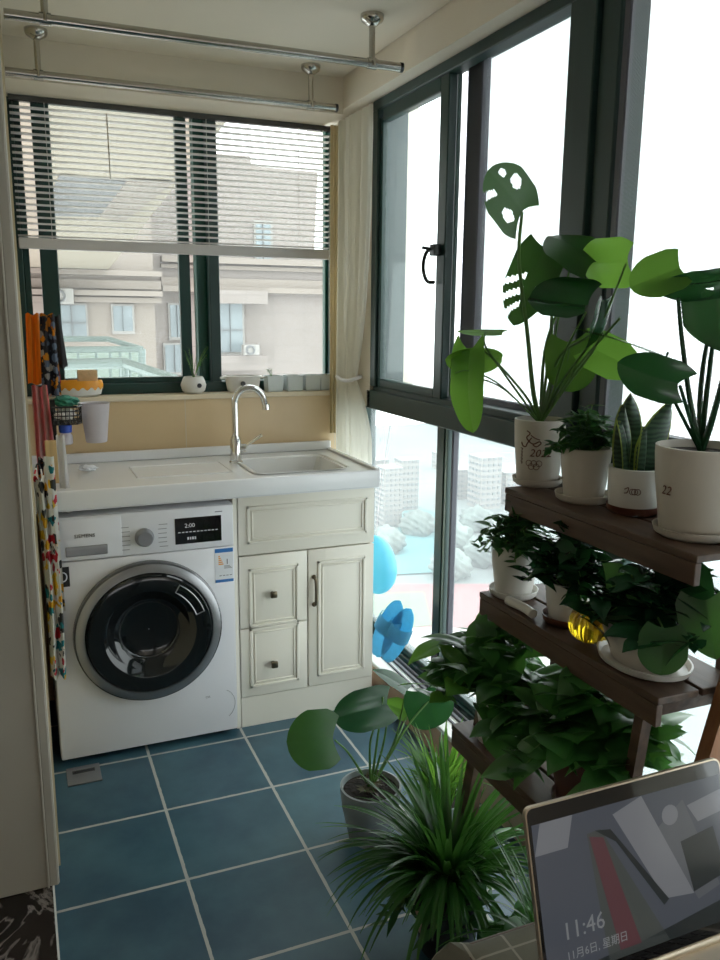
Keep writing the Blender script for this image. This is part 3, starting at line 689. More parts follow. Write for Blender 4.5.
# shallow wash board left of the basin
b = B(); lathe(b, (.47, .25, .9302), [(.25, 0), (.244, .0035), (.238, .001), (.1, 0.0005)], 4, sx=.95, sy=.62, rotz=PI/4, capt=True); obj('draining_recess', b, 'counter', tp)
# faucet
fx, fy = .695, .335
fa = thing('faucet', 'tall chrome gooseneck faucet with side lever behind the sink', 'faucet', (fx, fy, .93))
b = B(); lathe(b, (fx, fy, .93), [(.026, 0), (.026, .004), (.021, .008), (.021, .085), (.016, .10), (.012, .105)], 24, capt=True); obj('base', b, 'chrome', fa, True)
pts = [(fx, fy, 1.03), (fx, fy, 1.10)]
cxx = .055
for k in range(0, 13):
    t = PI-k*PI*.95/12; pts.append((fx+cxx+cxx*math.cos(t), fy-.012*k/12, 1.155+.055*math.sin(t)))
pts.append((fx+.116, fy-.014, 1.138))
obj('spout', tube(B(), curve(pts, 4), .0125, 14), 'chrome', fa, True)
obj('aerator', tube(B(), [(fx+.1155, fy-.014, 1.148), (fx+.1165, fy-.014, 1.128)], .0145, 14), 'chrome', fa, True)
obj('lever', tube(tube(B(), [(fx, fy, .985), (fx+.038, fy-.01, .985)], .016, 14), [(fx+.03, fy-.01, .99), (fx+.095, fy-.03, 1.035)], .0055, 8), 'chrome', fa, True)
# bits on the counter and machine
b = B()
def crumple(bm, c, r, seed, sz=(1, 1, .5)):
    rnd = random.Random(seed); bmesh.ops.create_icosphere(bm, subdivisions=3, radius=1, matrix=Matrix.Translation((0, 0, 0)))
    vs_ = bm.verts[-642:] if len(bm.verts) >= 642 else bm.verts
    for v in list(bm.verts):
        if v.tag: continue
        v.tag = True; n = v.co.copy(); k = 1+.22*math.sin(n.x*5+seed)*math.cos(n.y*6)+.15*math.sin(n.z*9+n.x*7+seed)
        v.co = Vector(c)+Vector((n.x*r*k*sz[0], n.y*r*k*sz[1], (n.z*r*k)*sz[2]))
p = at(88, 468, 'z', .945)
crumple(b, p, .022, 2, (1.4, 1, .5)); tag(obj('crumpled_tissue', b, 'paper', smooth=True), 'small crumpled white tissue on the left of the countertop', 'tissue')
b = B(); crumple(b, (.21, .18, .862), .05, 4, (2.6, 2, .2)); tag(obj('cleaning_cloth', b, 'lime', smooth=True), 'lime green cloth on top of the washing machine under the counter', 'cloth')
# floor drain cover
b = box(B(), .012, .117, -.132, -.022, .0003, .004, bev=.001); dc = tag(obj('floor_drain_cover', b, 'silver'), 'small square metal drain cover on the floor in front of the washing machine', 'drain cover')
b = B()
for k in range(5): box(b, .03, .1, -.05-.004*k, -.0485-.004*k, .004, .0046)
obj('drain_slots', b, 'darkmetal', dc)

# ================================================================ WINDOWSILL POTS
SZ = 1.174
def tiny_sprig(parent, c, n, h, seed, m='small', s=.012):
    rnd = random.Random(seed); b = B(); st = B()
    for k in range(n):
        a = rnd.uniform(0, 2*PI); r = rnd.uniform(.1, .5)*h; top = Vector((c[0]+math.cos(a)*r, c[1]+math.sin(a)*r*.5, c[2]+h*rnd.uniform(.6, 1)))
        tube(st, curve([c, (Vector(c)*.5+top*.5)+Vector((0, 0, .1*h)), top], 4), .0012, 5)
        for j in range(5):
            p = Vector(c).lerp(top, .4+.6*j/4); leaf(b, p, Vector((rnd.uniform(-1, 1), rnd.uniform(-1, 1), rnd.uniform(-.2, .8))), Vector((0, -.3, 1)), s*rnd.uniform(.7, 1.2), s*.45, nu=4, nv=2)
    obj('stem', st, 'stem', parent); obj('foliage', b, m, parent)
def leaf(bm, A, d, nrm, L, Wd, fold=.25, curl=.25, lobe=0, nu=10, nv=6, skip=None, mi=0, shape=(.75, 1.2), wave=0, tipdrop=0):
    """heart or lance shaped leaf: A base, d direction of the midrib, nrm upper side"""
    A = Vector(A); d = Vector(d).normalized(); s = d.cross(Vector(nrm))
    if s.length < 1e-3: s = d.cross(Vector((.3, .9, .1)))
    s.normalize(); n = s.cross(d).normalized()
    pa, pb = shape
    umax = pa/(pa+pb); nrmw = (umax**pa)*((1-umax)**pb)
    w0 = .28 if lobe else .04
    def fn(u, v):
        v = v*2-1
        w = Wd/2*max(0, ((u+w0*.4)/(1+w0*.4))**pa*(1-u)**pb/nrmw) if u < 1 else 0
        w = min(w, Wd/2)
        if lobe and u < .3: w = max(w, Wd/2*(w0+(1-w0)*(u/.3)**.6))
        x = v*w; y = L*u-lobe*L*abs(v)**1.6*(1-u)**3
        z = -curl*L*(u**2)-abs(x)*-fold+wave*L*math.sin(u*14)*abs(v)-tipdrop*L*max(0, u-.7)**2*4
        z -= .35*fold*(x*x)/(Wd/2+1e-6)*2
        return A+d*y+s*x+n*z
    grid(bm, fn, nu, nv, mi, skip)
def vase(name, c, prof, m, label, cat, group=None, soilr=None, n=32, sx=1, sy=1, rotz=0):
    t = thing(name, label, cat, c, group); b = B(); lathe(b, c, prof, n, sx, sy, rotz=rotz); obj('pot', b, m, t, n > 8)
    if soilr: b = B(); lathe(b, (c[0], c[1], c[2]+soilr[1]-.004), [(soilr[0], 0), (soilr[0]*.6, .006), (.001, .008)], n if n > 8 else n, sx, sy, capb=True, rotz=rotz); obj('soil', b, 'soil', t)
    return t
t = vase('planter', (.587, .556, SZ), [(.03, 0), (.044, .012), (.050, .034), (.042, .056), (.036, .066), (.033, .064), (.036, .05)], 'ceramic', 'round white pot with thin trailing sprigs on the windowsill left of the faucet', 'plant', soilr=(.035, .055))
tiny_sprig(t, (.587, .556, SZ+.055), 11, .13, 3)
b = B(); ylathe(b, .60, SZ+.034, [(.009, .506), (.008, .504)], 20, capt=True); obj('emblem', b, 'ink', t)
# long tub with ears
t = thing('planter', 'oval white tub planter with two ear handles on the windowsill above the faucet', 'plant pot', (.785, .556, SZ))
b = B(); lathe(b, (.785, .556, SZ), [(.05, 0), (.058, .01), (.066, .06), (.072, .064), (.066, .066), (.060, .03)], 36, sx=1.1, sy=.6); obj('pot', b, 'ceramic', t, True)
for s in (-1, 1): obj('ear_handle', box(B(), .785+s*.078-.014, .785+s*.078+.014, .545, .567, SZ+.053, SZ+.062, bev=.003), 'ceramic', t)
b = B(); ylathe(b, .775, SZ+.036, [(.010, .513), (.009, .511)], 20, capt=True); obj('emblem', b, 'ink', t)
b = B(); lathe(b, (.785, .556, SZ+.045), [(.058, 0), (.04, .006), (.001, .008)], 30, sx=1.1, sy=.6); obj('soil', b, 'soil', t)
for k, (x, lab) in enumerate(((.912, 'small square pale grey pot next to the eared tub, a dark succulent sprig sticking up'), (.995, 'small square pale grey pot second from the eared tub on the sill'), (1.072, 'small square grey pot with a low round succulent, third from the eared tub'), (1.138, 'small square pale grey pot closest to the curtain on the sill'))):
    t = vase('planter', (x, .556, SZ), [(.038, 0), (.043, .004), (.046, .058), (.048, .064), (.042, .064), (.040, .05)], 'greyceramic', lab, 'plant pot', 'square pots on the windowsill', (.040, .056), n=4, rotz=PI/4)
    if k == 0: tiny_sprig(t, (x-.008, .556, SZ+.056), 3, .05, 9, 'small', .012)
    else:
        b = B(); rnd = random.Random(k)
        for j in range(10 if k == 2 else 4):
            a = j*2.4; leaf(b, (x, .556, SZ+.056), (math.cos(a), math.sin(a), .7), (0, 0, 1), .02, .009, nu=4, nv=2)
        obj('foliage', b, 'small', t)
# yellow ceramic basket with sponge
t = thing('sponge_holder', 'cream ceramic holder with scalloped orange rim on the left of the windowsill', 'sponge holder', (.163, .556, SZ))
b = B(); lathe(b, (.163, .556, SZ), [(.05, 0), (.066, .008), (.072, .035)], 40, sx=1.15, sy=.55); obj('bowl', b, 'ceramic', t, True)
b = B()
rings = []
for r, z, am in ((.0725, .030, .006), (.0745, .045, 0), (.071, .06, .0), (.066, .058, 0), (.064, .03, 0)):
    rings.append([b.verts.new((.163+r*1.15*math.cos(2*PI*i/80), .556+r*.55*math.sin(2*PI*i/80), SZ+z+am*math.sin(i*1.256))) for i in range(80)])
for a_, c_ in zip(rings, rings[1:]):
    for i in range(80): b.faces.new((a_[i], a_[(i+1) % 80], c_[(i+1) % 80], c_[i]))
obj('scalloped_rim', b, 'orangegl', t, True)
tag(obj('sponge', box(B(), .158, .228, .540, .572, SZ+.02, SZ+.098, bev=.004), 'sponge', smooth=True), 'beige block sponge standing in the orange rimmed holder', 'sponge')

# ================================================================ LEFT WALL THINGS
def hang(name, x0, x1, y, z0, z1, m, label, cat, folds=3, amp=.012, tilt=0, skew=0, group=None):
    """cloth hanging from the left wall: a draped sheet of some thickness"""
    def fn(u, v):
        ww = .75+.25*v
        xx = x0+(x1-x0)*(.5+(u-.5)*ww)+skew*v
        return Vector((xx, y+amp*math.sin(u*PI*2*folds+v*1.5)+tilt*u, z1+(z0-z1)*v+.004*math.sin(u*9)))
    b = B(); grid(b, fn, 30, 20)
    r = bmesh.ops.solidify(b, geom=list(b.faces), thickness=.003)
    o = obj(name, b, m, smooth=True); return tag(o, label, cat, group)
hang('hanging_towel', -.016, .040, .36, 1.24, 1.475, 'orange', 'orange towel hanging at the left wall beside the back window', 'towel', 2, .008)
hang('hanging_towel', .026, .088, .33, 1.20, 1.475, 'patt', 'black and orange patterned towel hanging beside the plain orange one', 'towel', 2, .008)
hang('shopping_bag', .070, .108, .42, 1.29, 1.47, 'darkmetal', 'black folded bag hanging against the green window frame', 'bag', 1, .006, skew=.012)
hang('hanging_cloth', .060, .092, .39, 1.235, 1.30, 'red', 'small red cloth corner below the black bag', 'cloth', 1, .006)
hang('hanging_towel', -.016, .050, .28, .93, 1.24, 'pink', 'pink striped towel hanging below the orange towel', 'towel', 3, .008, skew=.01)
# mesh tower / grid and basket
rk = thing('wire_basket', 'black wire basket mounted on the left wall under the windowsill', 'basket', (.08, .33, 1.06))
b = box(B(), .048, .064, .30, .34, 1.02, 1.19, bev=.002); obj('upright', b, 'darkmetal', rk)
b = B()
for z in (1.112, 1.125, 1.14, 1.155, 1.17): 
    tube(b, [(.05, .24, z), (.13, .24, z), (.145, .27, z), (.145, .40, z), (.05, .40, z)], .0022 if z < 1.17 else .0035, 5)
for k in range(7): tube(b, [(.055+k*.0125, .24, 1.17), (.055+k*.0125, .24, 1.112), (.055+k*.0125, .40, 1.112)], .0016, 5)
for k in range(6): tube(b, [(.145, .27+k*.024, 1.17), (.145, .27+k*.024, 1.112), (.05, .27+k*.024, 1.112)], .0016, 5)
obj('wire_cage', b, 'darkmetal', rk)
b = B(); crumple(b, (.10, .32, 1.183), .035, 7, (1.15, 1.6, .55)); tag(obj('dish_cloth', b, 'green', smooth=True), 'green cloth lying in the black wire basket', 'cloth')
b = B(); crumple(b, (.092, .31, 1.138), .028, 9, (1.2, 1.4, .7)); tag(obj('white_rag', b, 'whitecl', smooth=True), 'white rag in the black wire basket under the green cloth', 'cloth')
# white cup hanging
t = thing('plastic_cup', 'translucent white plastic cup hanging at the end of the wire basket', 'cup', (.19, .33, 1.03))
b = B(); lathe(b, (.195, .33, 1.035), [(.034, 0), (.036, .004), (.050, .135), (.053, .138), (.048, .134), (.034, .006)], 32); obj('cup', b, 'frost', t, True)
b = tube(B(), curve([(.148, .33, 1.165), (.140, .33, 1.176), (.128, .33, 1.172)], 5), .003, 6); obj('hook', b, 'frost', t)
t = thing('spray_bottle', 'small bottle with blue cap hanging under the wire basket', 'bottle', (.092, .30, 1.04))
b = B(); lathe(b, (.092, .30, 1.035), [(.016, 0), (.022, .004), (.022, .03), (.016, .04), (.012, .044)], 20, capt=True); obj('bottle', b, 'frost', t, True)
b = B(); lathe(b, (.092, .30, 1.075), [(.012, 0), (.021, .003), (.022, .026), (.014, .034)], 20, capt=True); obj('cap', b, 'blueplas', t, True)
# board, white cloth and aprons in front of the counter edge
tag(obj('cutting_board', box(B(), .018, .054, .10, .118, .94, 1.08, bev=.003), 'board'), 'light wooden board hanging on the left wall in front of the counter', 'board')
hang('hanging_towel', .046, .080, .06, .82, 1.10, 'whitecl', 'white cloth hanging in front of the light wooden board', 'towel', 1, .006, skew=.008)
hang('hanging_towel', -.01, .028, .14, .84, 1.02, 'patt', 'dark patterned cloth showing between the pink towel and the wooden board', 'towel', 1, .006)
ap = thing('apron', 'white apron with yellow and red flowers hanging left of the washing machine', 'apron', (.02, -.04, .34))
def apf(u, v):
    return Vector((-.026+.046*u+.008*math.sin(v*3)+.010*v, -.05+.014*math.sin(u*PI*3.4+v*2), .99-.65*v+.006*math.sin(u*12)))
b = B(); grid(b, apf, 26, 30); bmesh.ops.solidify(b, geom=list(b.faces), thickness=.003); obj('skirt', b, 'apron', ap, True)
def apf2(u, v): return Vector((.006+.032*u+.004*v, -.025+.008*math.sin(u*PI*2+v*3), 1.05-.50*v))
b = B(); grid(b, apf2, 14, 20); bmesh.ops.solidify(b, geom=list(b.faces), thickness=.003); obj('back_fold', b, 'apron', ap, True)
b = tube(B(), curve([(-.005, -.045, .925), (.0, -.03, 1.0), (-.01, -.03, 1.03), (-.02, -.03, 1.0)], 5), .0025, 6); obj('neck_strap', b, 'apron', ap)

# ================================================================ SLIPPERS AND BASIN AT THE GLASS
def slipper(heel, toe, side, label):
    h = Vector(heel); tvec = Vector(toe)-h; L = tvec.length; d = tvec.normalized(); s = d.cross((CAM-h).normalized()+Vector((-.25, .15, .1))).normalized(); n = s.cross(d).normalized(); n = n if n.dot(CAM-h) > 0 else -n
    t = thing('slipper', label, 'slipper', heel, 'blue slippers leaning on the glass')
    def wid(u): return .051*(math.sin(PI*min(1, max(0, u))**.85))**.42*(.82+.22*u) if 0 < u < 1 else .004
    def sole(u, v):
        uu = .002+.996*u; return h+d*(L*uu)+s*(wid(uu)*(v*2-1))+n*(.004*abs(v*2-1)**4)
    b = B(); grid(b, sole, 28, 8)
    bmesh.ops.solidify(b, geom=list(b.faces), thickness=.022); obj('sole', b, 'blue', t, True)
    def strap(u, v):
        uu = .50+.24*u; a = PI*(v); w_ = wid(uu)+.004
        return h+d*(L*uu)+s*(-w_*math.cos(a))+n*(.052*math.sin(a)**.7+.002) if True else None
    b = B(); grid(b, strap, 8, 20); bmesh.ops.solidify(b, geom=list(b.faces), thickness=.006); obj('strap', b, 'blue', t, True)
    return t
slipper((1.215, .085, .146), (1.270, -.025, .392), (.45, .7, .25), 'blue rubber slipper in front, leaning on the glass beside the cabinet')
slipper((1.190, .125, .155), (1.246, .022, .412), (.45, .7, .25), 'blue rubber slipper behind, half hidden by the other slipper')
t = thing('balloon', 'light blue balloon hanging in front of the glass right of the cabinet', 'balloon', (1.235, .265, .40))
def bal(u, v):
    a = 2*PI*u; r = math.sin(PI*v); k = 1+.08*math.cos(PI*v)
    return Vector((1.235+.075*r*k*math.cos(a), .235+.125*r*k*math.sin(a), .497-.118*math.cos(PI*v)))
b = B(); grid(b, bal, 48, 24); bmesh.ops.remove_doubles(b, verts=b.verts, dist=.0005); obj('body', b, 'bluepl', t, True)
obj('string', tube(B(), [(1.235, .235, .61), (1.25, .235, .8), (1.30, .235, 1.13)], .0012, 5), 'frost', t)

# ================================================================ PLANT STAND
ps = thing('plant_stand', 'dark brown three tier wooden plant stand along the right window', 'plant stand', (1.05, -1.3, 0))
TIERS = ((.990, 1.172, 1.090), (.932, 1.125, .840), (.868, 1.04, .510))   # x0, x1, top z
YA, YB = -1.058, -1.655
def plank_set(x0, x1, zt, name):
    for (a, c) in ((x0, (x0+x1)/2-.004), ((x0+x1)/2+.004, x1)):
        obj('shelf_board', box(B(), a, c, YB, YA, zt-.014, zt, bev=.002), 'wood', ps)
    obj('front_rail', box(B(), x0, x0+.014, YB+.002, YA-.002, zt-.056, zt-.0145, bev=.002), 'wood', ps)
    obj('back_rail', box(B(), x1-.014, x1, YB+.002, YA-.002, zt-.056, zt-.0145, bev=.002), 'wood', ps)
for i_, T in enumerate(TIERS): plank_set(*T, name=i_)
for y in (YA-.04, YB+.05):
    obj('back_leg', box(B(), 1.13, 1.165, y-.018, y+.018, 0, 1.074, bev=.002), 'wood', ps)
    a = Vector((1.012, y, 1.074)) if y > -1.4 else Vector((.955, y, .824)); c = Vector((.86, y, 0)); dv = (a-c)
    q = .017 if y > -1.4 else .011
    b = B(); prism(b, [c+Vector((-q, -q, 0)), c+Vector((q, -q, 0)), c+Vector((q, q, 0)), c+Vector((-q, q, 0))], dv); obj('front_leg', b, 'wood', ps)
    for z, xl in ((.80, .955), (.47, .91)): obj('cross_rail', box(B(), xl, 1.14, y-.01, y+.01, z-.02, z+.02), 'wood', ps)
# lighter prop leg at the near end
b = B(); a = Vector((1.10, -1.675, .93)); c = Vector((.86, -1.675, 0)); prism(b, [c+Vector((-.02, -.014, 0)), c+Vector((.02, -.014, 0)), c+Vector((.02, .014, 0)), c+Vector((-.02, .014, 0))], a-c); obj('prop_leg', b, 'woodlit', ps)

# ---------------------------------------------------------------- pots
def pot(name, c, rb, rt, h, m, label, saucer=None, soil=True, sx=1, sy=1, group=None, rim=.004, cat='potted plant'):
    t = thing(name, label, cat, c, group); z = c[2]
    if saucer:
        b = B(); rs, ms = saucer; lathe(b, c, [(rs*.82, 0), (rs*.95, .006), (rs, .018), (rs*.96, .018), (rs*.9, .008), (.01, .006)], 40, sx, sy); obj('saucer', b, ms, t, True); z += .007
    b = B(); lathe(b, (c[0], c[1], z), [(rb*.94, 0), (rb, .004), (rb+(rt-rb)*.75, h*.6), (rt*.995, h*.9), (rt, h), (rt-rim, h+.001), (rt-rim*1.5, h-.012), (rt-rim*2.5, h*.5)], 44, sx, sy)
    obj('pot', b, m, t, True)
    if soil:
        b = B(); g = lambda u, v: Vector((c[0]+(rt-rim*1.4)*sx*u*math.cos(2*PI*v), c[1]+(rt-rim*1.4)*sy*u*math.sin(2*PI*v), z+h-.014+.006*math.sin(u*9+v*31)*(1-u)))
        grid(b, g, 8, 24); obj('soil', b, 'soil', t, True)
    return t, Vector((c[0], c[1], z+h-.012))
def petiole(parent, pts, r=.004, m='stem', taper=.55, name='stem'):
    return obj(name, tube(B(), curve(pts, 8), r, 8, taper=taper), m, parent, True)
def holes(spec):
    """spec: list of (u0,u1,v0,v1) in leaf coordinates, v in -1..1"""
    def f(u, v):
        v = v*2-1
        for (a, c, d, e) in spec:
            sh = .18*(abs(v))          # slits run outwards towards the tip
            um, vm = (a+c)/2, (d+e)/2
            if e >= 1 or d <= -1:
                if d <= v <= e and a+sh <= u <= c+sh: return True
            elif ((u-sh*.5-um)/((c-a)/2))**2+((v-vm)/((e-d)/2))**2 < 1: return True
        return False
    return f
VIEW = _f.copy()
def inplane(px, py, c, dy=0):
    # left of a pot a plant grows in the plane facing the room, right of it along the stand
    q = at(px, py, 'y', c.y+dy)
    if q.x <= c.x: return q
    nrm = Vector((1, .22, 0)); d = _r*((px-360)/FPX)-_u*((py-480)/FPX)+_f
    return CAM+d*(((Vector((c.x, c.y, 0))-CAM).dot(nrm)+dy*.5)/d.dot(nrm))
def bigleaf(parent, A, Bp, width, m='leaf', roll=0, fold=.3, curl=.1, lobe=.28, spec=None, shape=(.55, .85), nu=36, nv=36, flip=1, wave=0):
    """A attach point, Bp tip; roll turns the blade around its midrib away from the camera"""
    A = Vector(A); Bp = Vector(Bp); d = Bp-A; L = d.length; toward = -VIEW
    s = d.cross(toward).normalized(); n0 = s.cross(d).normalized()
    n = (Matrix.Rotation(math.radians(roll), 3, d.normalized()) @ n0)*flip
    b = B(); leaf(b, A, d, n, L, width, fold, curl, lobe, nu, nv, holes(spec) if spec else None, shape=shape, wave=wave)
    o = obj('leaf', b, m, parent, True)
    # midrib vein
    return o
def bush(parent, c, n, R, H, Ls, m='small', seed=1, droop=.3, W=.55, stemm='stem', lean=(0, 0), lobe=0, clus=7, nu=5, nv=4, minz=None, sx=1, sy=1, bounds=None):
    """stems rising from c, each carrying leaves along its length"""
    rnd = random.Random(seed); lb = B(); sb = B(); c = Vector(c)
    k = 0
    while k < n:
        a = rnd.uniform(0, 2*PI); rr = R*math.sqrt(rnd.random()); hh = H*(1-.55*(rr/R)**2)*rnd.uniform(.6, 1.05)
        top = c+Vector((math.cos(a)*rr*sx+lean[0], math.sin(a)*rr*sy+lean[1], hh-droop*rr))
        st = c+Vector((math.cos(a)*.2*rr*sx, math.sin(a)*.2*rr*sy, 0)); mid = st.lerp(top, .5)+Vector((0, 0, .3*hh*rnd.random()+droop*rr*.4))
        cv = curve([st, mid, top], 5); tube(sb, cv, .0016, 5)
        for j in range(clus):
            q = cv[min(len(cv)-1, int(len(cv)*(.35+.65*j/(clus-1))))]; a2 = rnd.uniform(0, 2*PI); el = rnd.uniform(-.4, .7)
            d = Vector((math.cos(a2), math.sin(a2), el)); L = Ls*rnd.uniform(.6, 1.2)
            tip = q+d.normalized()*L
            if bounds and not (bounds[0] < tip.x < bounds[1] and bounds[2] < tip.y < bounds[3] and tip.z > bounds[4]) : continue
            if minz and tip.z < minz: continue
            nr = Vector((rnd.uniform(-.5, .5), rnd.uniform(-.5, .5), 1))
            leaf(lb, q, d, nr, L, L*W*rnd.uniform(.8, 1.1), .3, rnd.uniform(.1, .5), lobe, nu, nv)
            k += 1
    obj('stems', sb, stemm, parent); return obj('foliage', lb, m, parent, True)

TZ, MZ, LZ = 1.090, .840, .510
def spot(px, py, z): return at(px, py, 'z', z)
# --- top tier 1: tall pot with brush painted 2022 emblem and monstera
p1 = spot(537, 484, TZ); p1.x = min(p1.x, 1.10)
P1, s1 = pot('monstera_plant', (p1.x, p1.y, TZ), .049, .060, .150, 'potwhite', 'tall monstera in a white pot painted with 2022, far end of top tier', (.060, 'potwhite'))
def wrap(c, rb, rt, h, a0, r_off=.0008):
    """u metres around the pot, v height, facing the camera at u = 0"""
    def fn(u, v, d):
        r = rb+(rt-rb)*min(1, v/h)+.001+r_off+d; a = a0+u/r; return Vector((c[0]+r*math.cos(a), c[1]+r*math.sin(a), c[2]+v))
    return fn
ang = math.atan2(CAM.y-p1.y, CAM.x-p1.x)
w1 = wrap((p1.x, p1.y, TZ+.007), .0495, .0612, .150, ang)
b = text_bm('2022', .026, -.022, .068, w1, ext=.0004, shear=.25)
def wtube(b, pts, r, fn): tube(b, curve([fn(u, v, 0) for u, v in pts], 5), r, 5)
wtube(b, [(-.030, .128), (-.022, .122), (-.030, .112), (-.022, .102), (-.012, .098), (.0, .104), (.004, .1), (-.006, .092), (-.014, .096)], .0014, w1)
wtube(b, [(-.044, .100), (-.040, .092), (-.032, .090), (-.028, .098), (-.018, .112)], .0014, w1)
wtube(b, [(-.02, .118), (-.01, .112), (.002, .108)], .0012, w1)
for k, (u, v) in enumerate(((-.022, .052), (-.010, .052), (.002, .052), (-.016, .044), (-.004, .044))):
    tube(b, [w1(u+.007*math.cos(t*PI/6), v+.007*math.sin(t*PI/6), 0) for t in range(13)], .0007, 5)
for k in range(5): wtube(b, [(-.046, .086-k*.008), (-.040, .084-k*.008), (-.043, .080-k*.008)], .0009, w1)
obj('painted_emblem', b, 'brush', P1)
Y1 = p1.y
def Q(px, py, dy=0): return inplane(px, py, p1, dy)
base = s1
def stemto(parent, mids, end, r=.0038, start=None, m='stem'):
    st = (start or base); pts = [st]+[Q(*k) for k in mids]+[end]; petiole(parent, pts, r, m)
# a: top leaf
A = Q(522, 212); stemto(P1, [(533, 390, 0), (527, 330, 0), (519, 260, 0)], A, .0062)
bigleaf(P1, A, Q(496, 170, -.03), .135, 'leaf', roll=12, fold=-.12, curl=.2, lobe=.26, spec=[(.30, .55, .30, .72), (.66, .80, .25, .62), (.05, .32, -.66, -.30), (.55, .66, -1, -.35)], shape=(.45, .6))
# b: slit leaf
A = Q(545, 247, .02); stemto(P1, [(545, 385, 0), (552, 330, .01), (549, 270, .02)], A)
bigleaf(P1, A, Q(511, 322, .02), .125, 'leaf', roll=30, fold=.1, curl=.12, lobe=.12, spec=[(.32, .40, .2, 1), (.5, .58, .15, 1), (.68, .75, .1, 1), (.45, .5, -1, -.3)], shape=(.5, .7))
# c: drooping bright leaves at the left
A = Q(470, 350, .03); stemto(P1, [(527, 398, 0), (500, 366, .01), (482, 350, .02)], A, .0035)
bigleaf(P1, Q(470, 350, .03), Q(458, 428, .0), .092, 'leafb', roll=42, fold=.45, curl=.35, lobe=.2, shape=(.4, .5), wave=.01)
A = Q(490, 352, .03); bigleaf(P1, Q(502, 358, .03), Q(449, 366, .05), .075, 'leafb', roll=-45, fold=.3, curl=.2, lobe=0, shape=(.5, .5))
petiole(P1, [base, Q(500, 385, 0), Q(470, 371, .02), Q(455, 373, .03)], .0022)
petiole(P1, [base, Q(505, 390, 0), Q(480, 379, .02), Q(468, 381, .03)], .0022)
petiole(P1, [base, Q(498, 365, 0), Q(485, 345, .02), Q(485, 332, .03)], .003)
bigleaf(P1, Q(503, 332, .03), Q(456, 333, .05), .05, 'leafb', roll=-84, fold=.2, curl=.05, lobe=.05)
# d: large dark cupped leaf
A = Q(586, 312, -.04); stemto(P1, [(552, 395, -.02), (566, 350, -.04)], A)
bigleaf(P1, Q(588, 305, -.05), Q(530, 300, -.02), .125, 'leafd', roll=30, fold=.9, curl=-.05, lobe=.12, shape=(.5, .7))
# e, f: upper mid leaves
A = Q(571, 262, .0); stemto(P1, [(550, 390, 0), (556, 330, .01), (566, 285, .0)], A)
bigleaf(P1, Q(594, 262, 0), Q(550, 220, .02), .125, 'leaf', roll=15, fold=-.15, curl=.25, lobe=.2)
bigleaf(P1, Q(628, 262, -.03), Q(568, 266, .01), .105, 'leafb', roll=-38, fold=.25, curl=.2, lobe=.15)
stemto(P1, [(560, 385, 0), (598, 330, -.02)], Q(626, 264, -.03))
# j, n: dark leaves between the plants
bigleaf(P1, Q(602, 300, -.06), Q(594, 350, -.06), .075, 'leafd', roll=-50, fold=.6, curl=.2, lobe=.1)
bigleaf(P1, Q(587, 333, -.06), Q(690, 352, -.12), .075, 'leafd', roll=-72, fold=.25, curl=.12, lobe=.1)
stemto(P1, [(565, 388, -.02), (590, 355, -.04)], Q(603, 332, -.06))
bigleaf(P1, Q(590, 347, .03), Q(640, 372, .0), .09, 'leafb', roll=28, fold=.2, curl=.2, lobe=.2)
bigleaf(P1, Q(570, 342, .05), Q(572, 392, .05), .115, 'leafb', roll=10, fold=.15, curl=.1, lobe=.2, shape=(.45, .5))
stemto(P1, [(556, 392, .02), (566, 365, .04)], Q(570, 344, .05))
for (mx_, ex) in (((545, 350, .02), (562, 300, .03)), ((558, 360, 0), (590, 335, -.04)), ((575, 370, 0), (620, 318, -.05)), ((548, 360, .02), (553, 290, .03))):
    petiole(P1, [base, Q(*mx_), Q(*ex)], .0045)
# --- top tier 2: leafy low plant
p2 = spot(583, 500, TZ); p2.x = min(p2.x, 1.10)
P2, s2 = pot('leafy_plant', (p2.x, p2.y, TZ), .043, .054, .110, 'potwhite', 'bushy small leaved plant in a plain white pot, second on the top tier', (.062, 'potwhite'))
bush(P2, s2, 300, .085, .105, .034, 'small', 11, .35, .5, bounds=(.9, 1.172, -2, 0, 1.12))
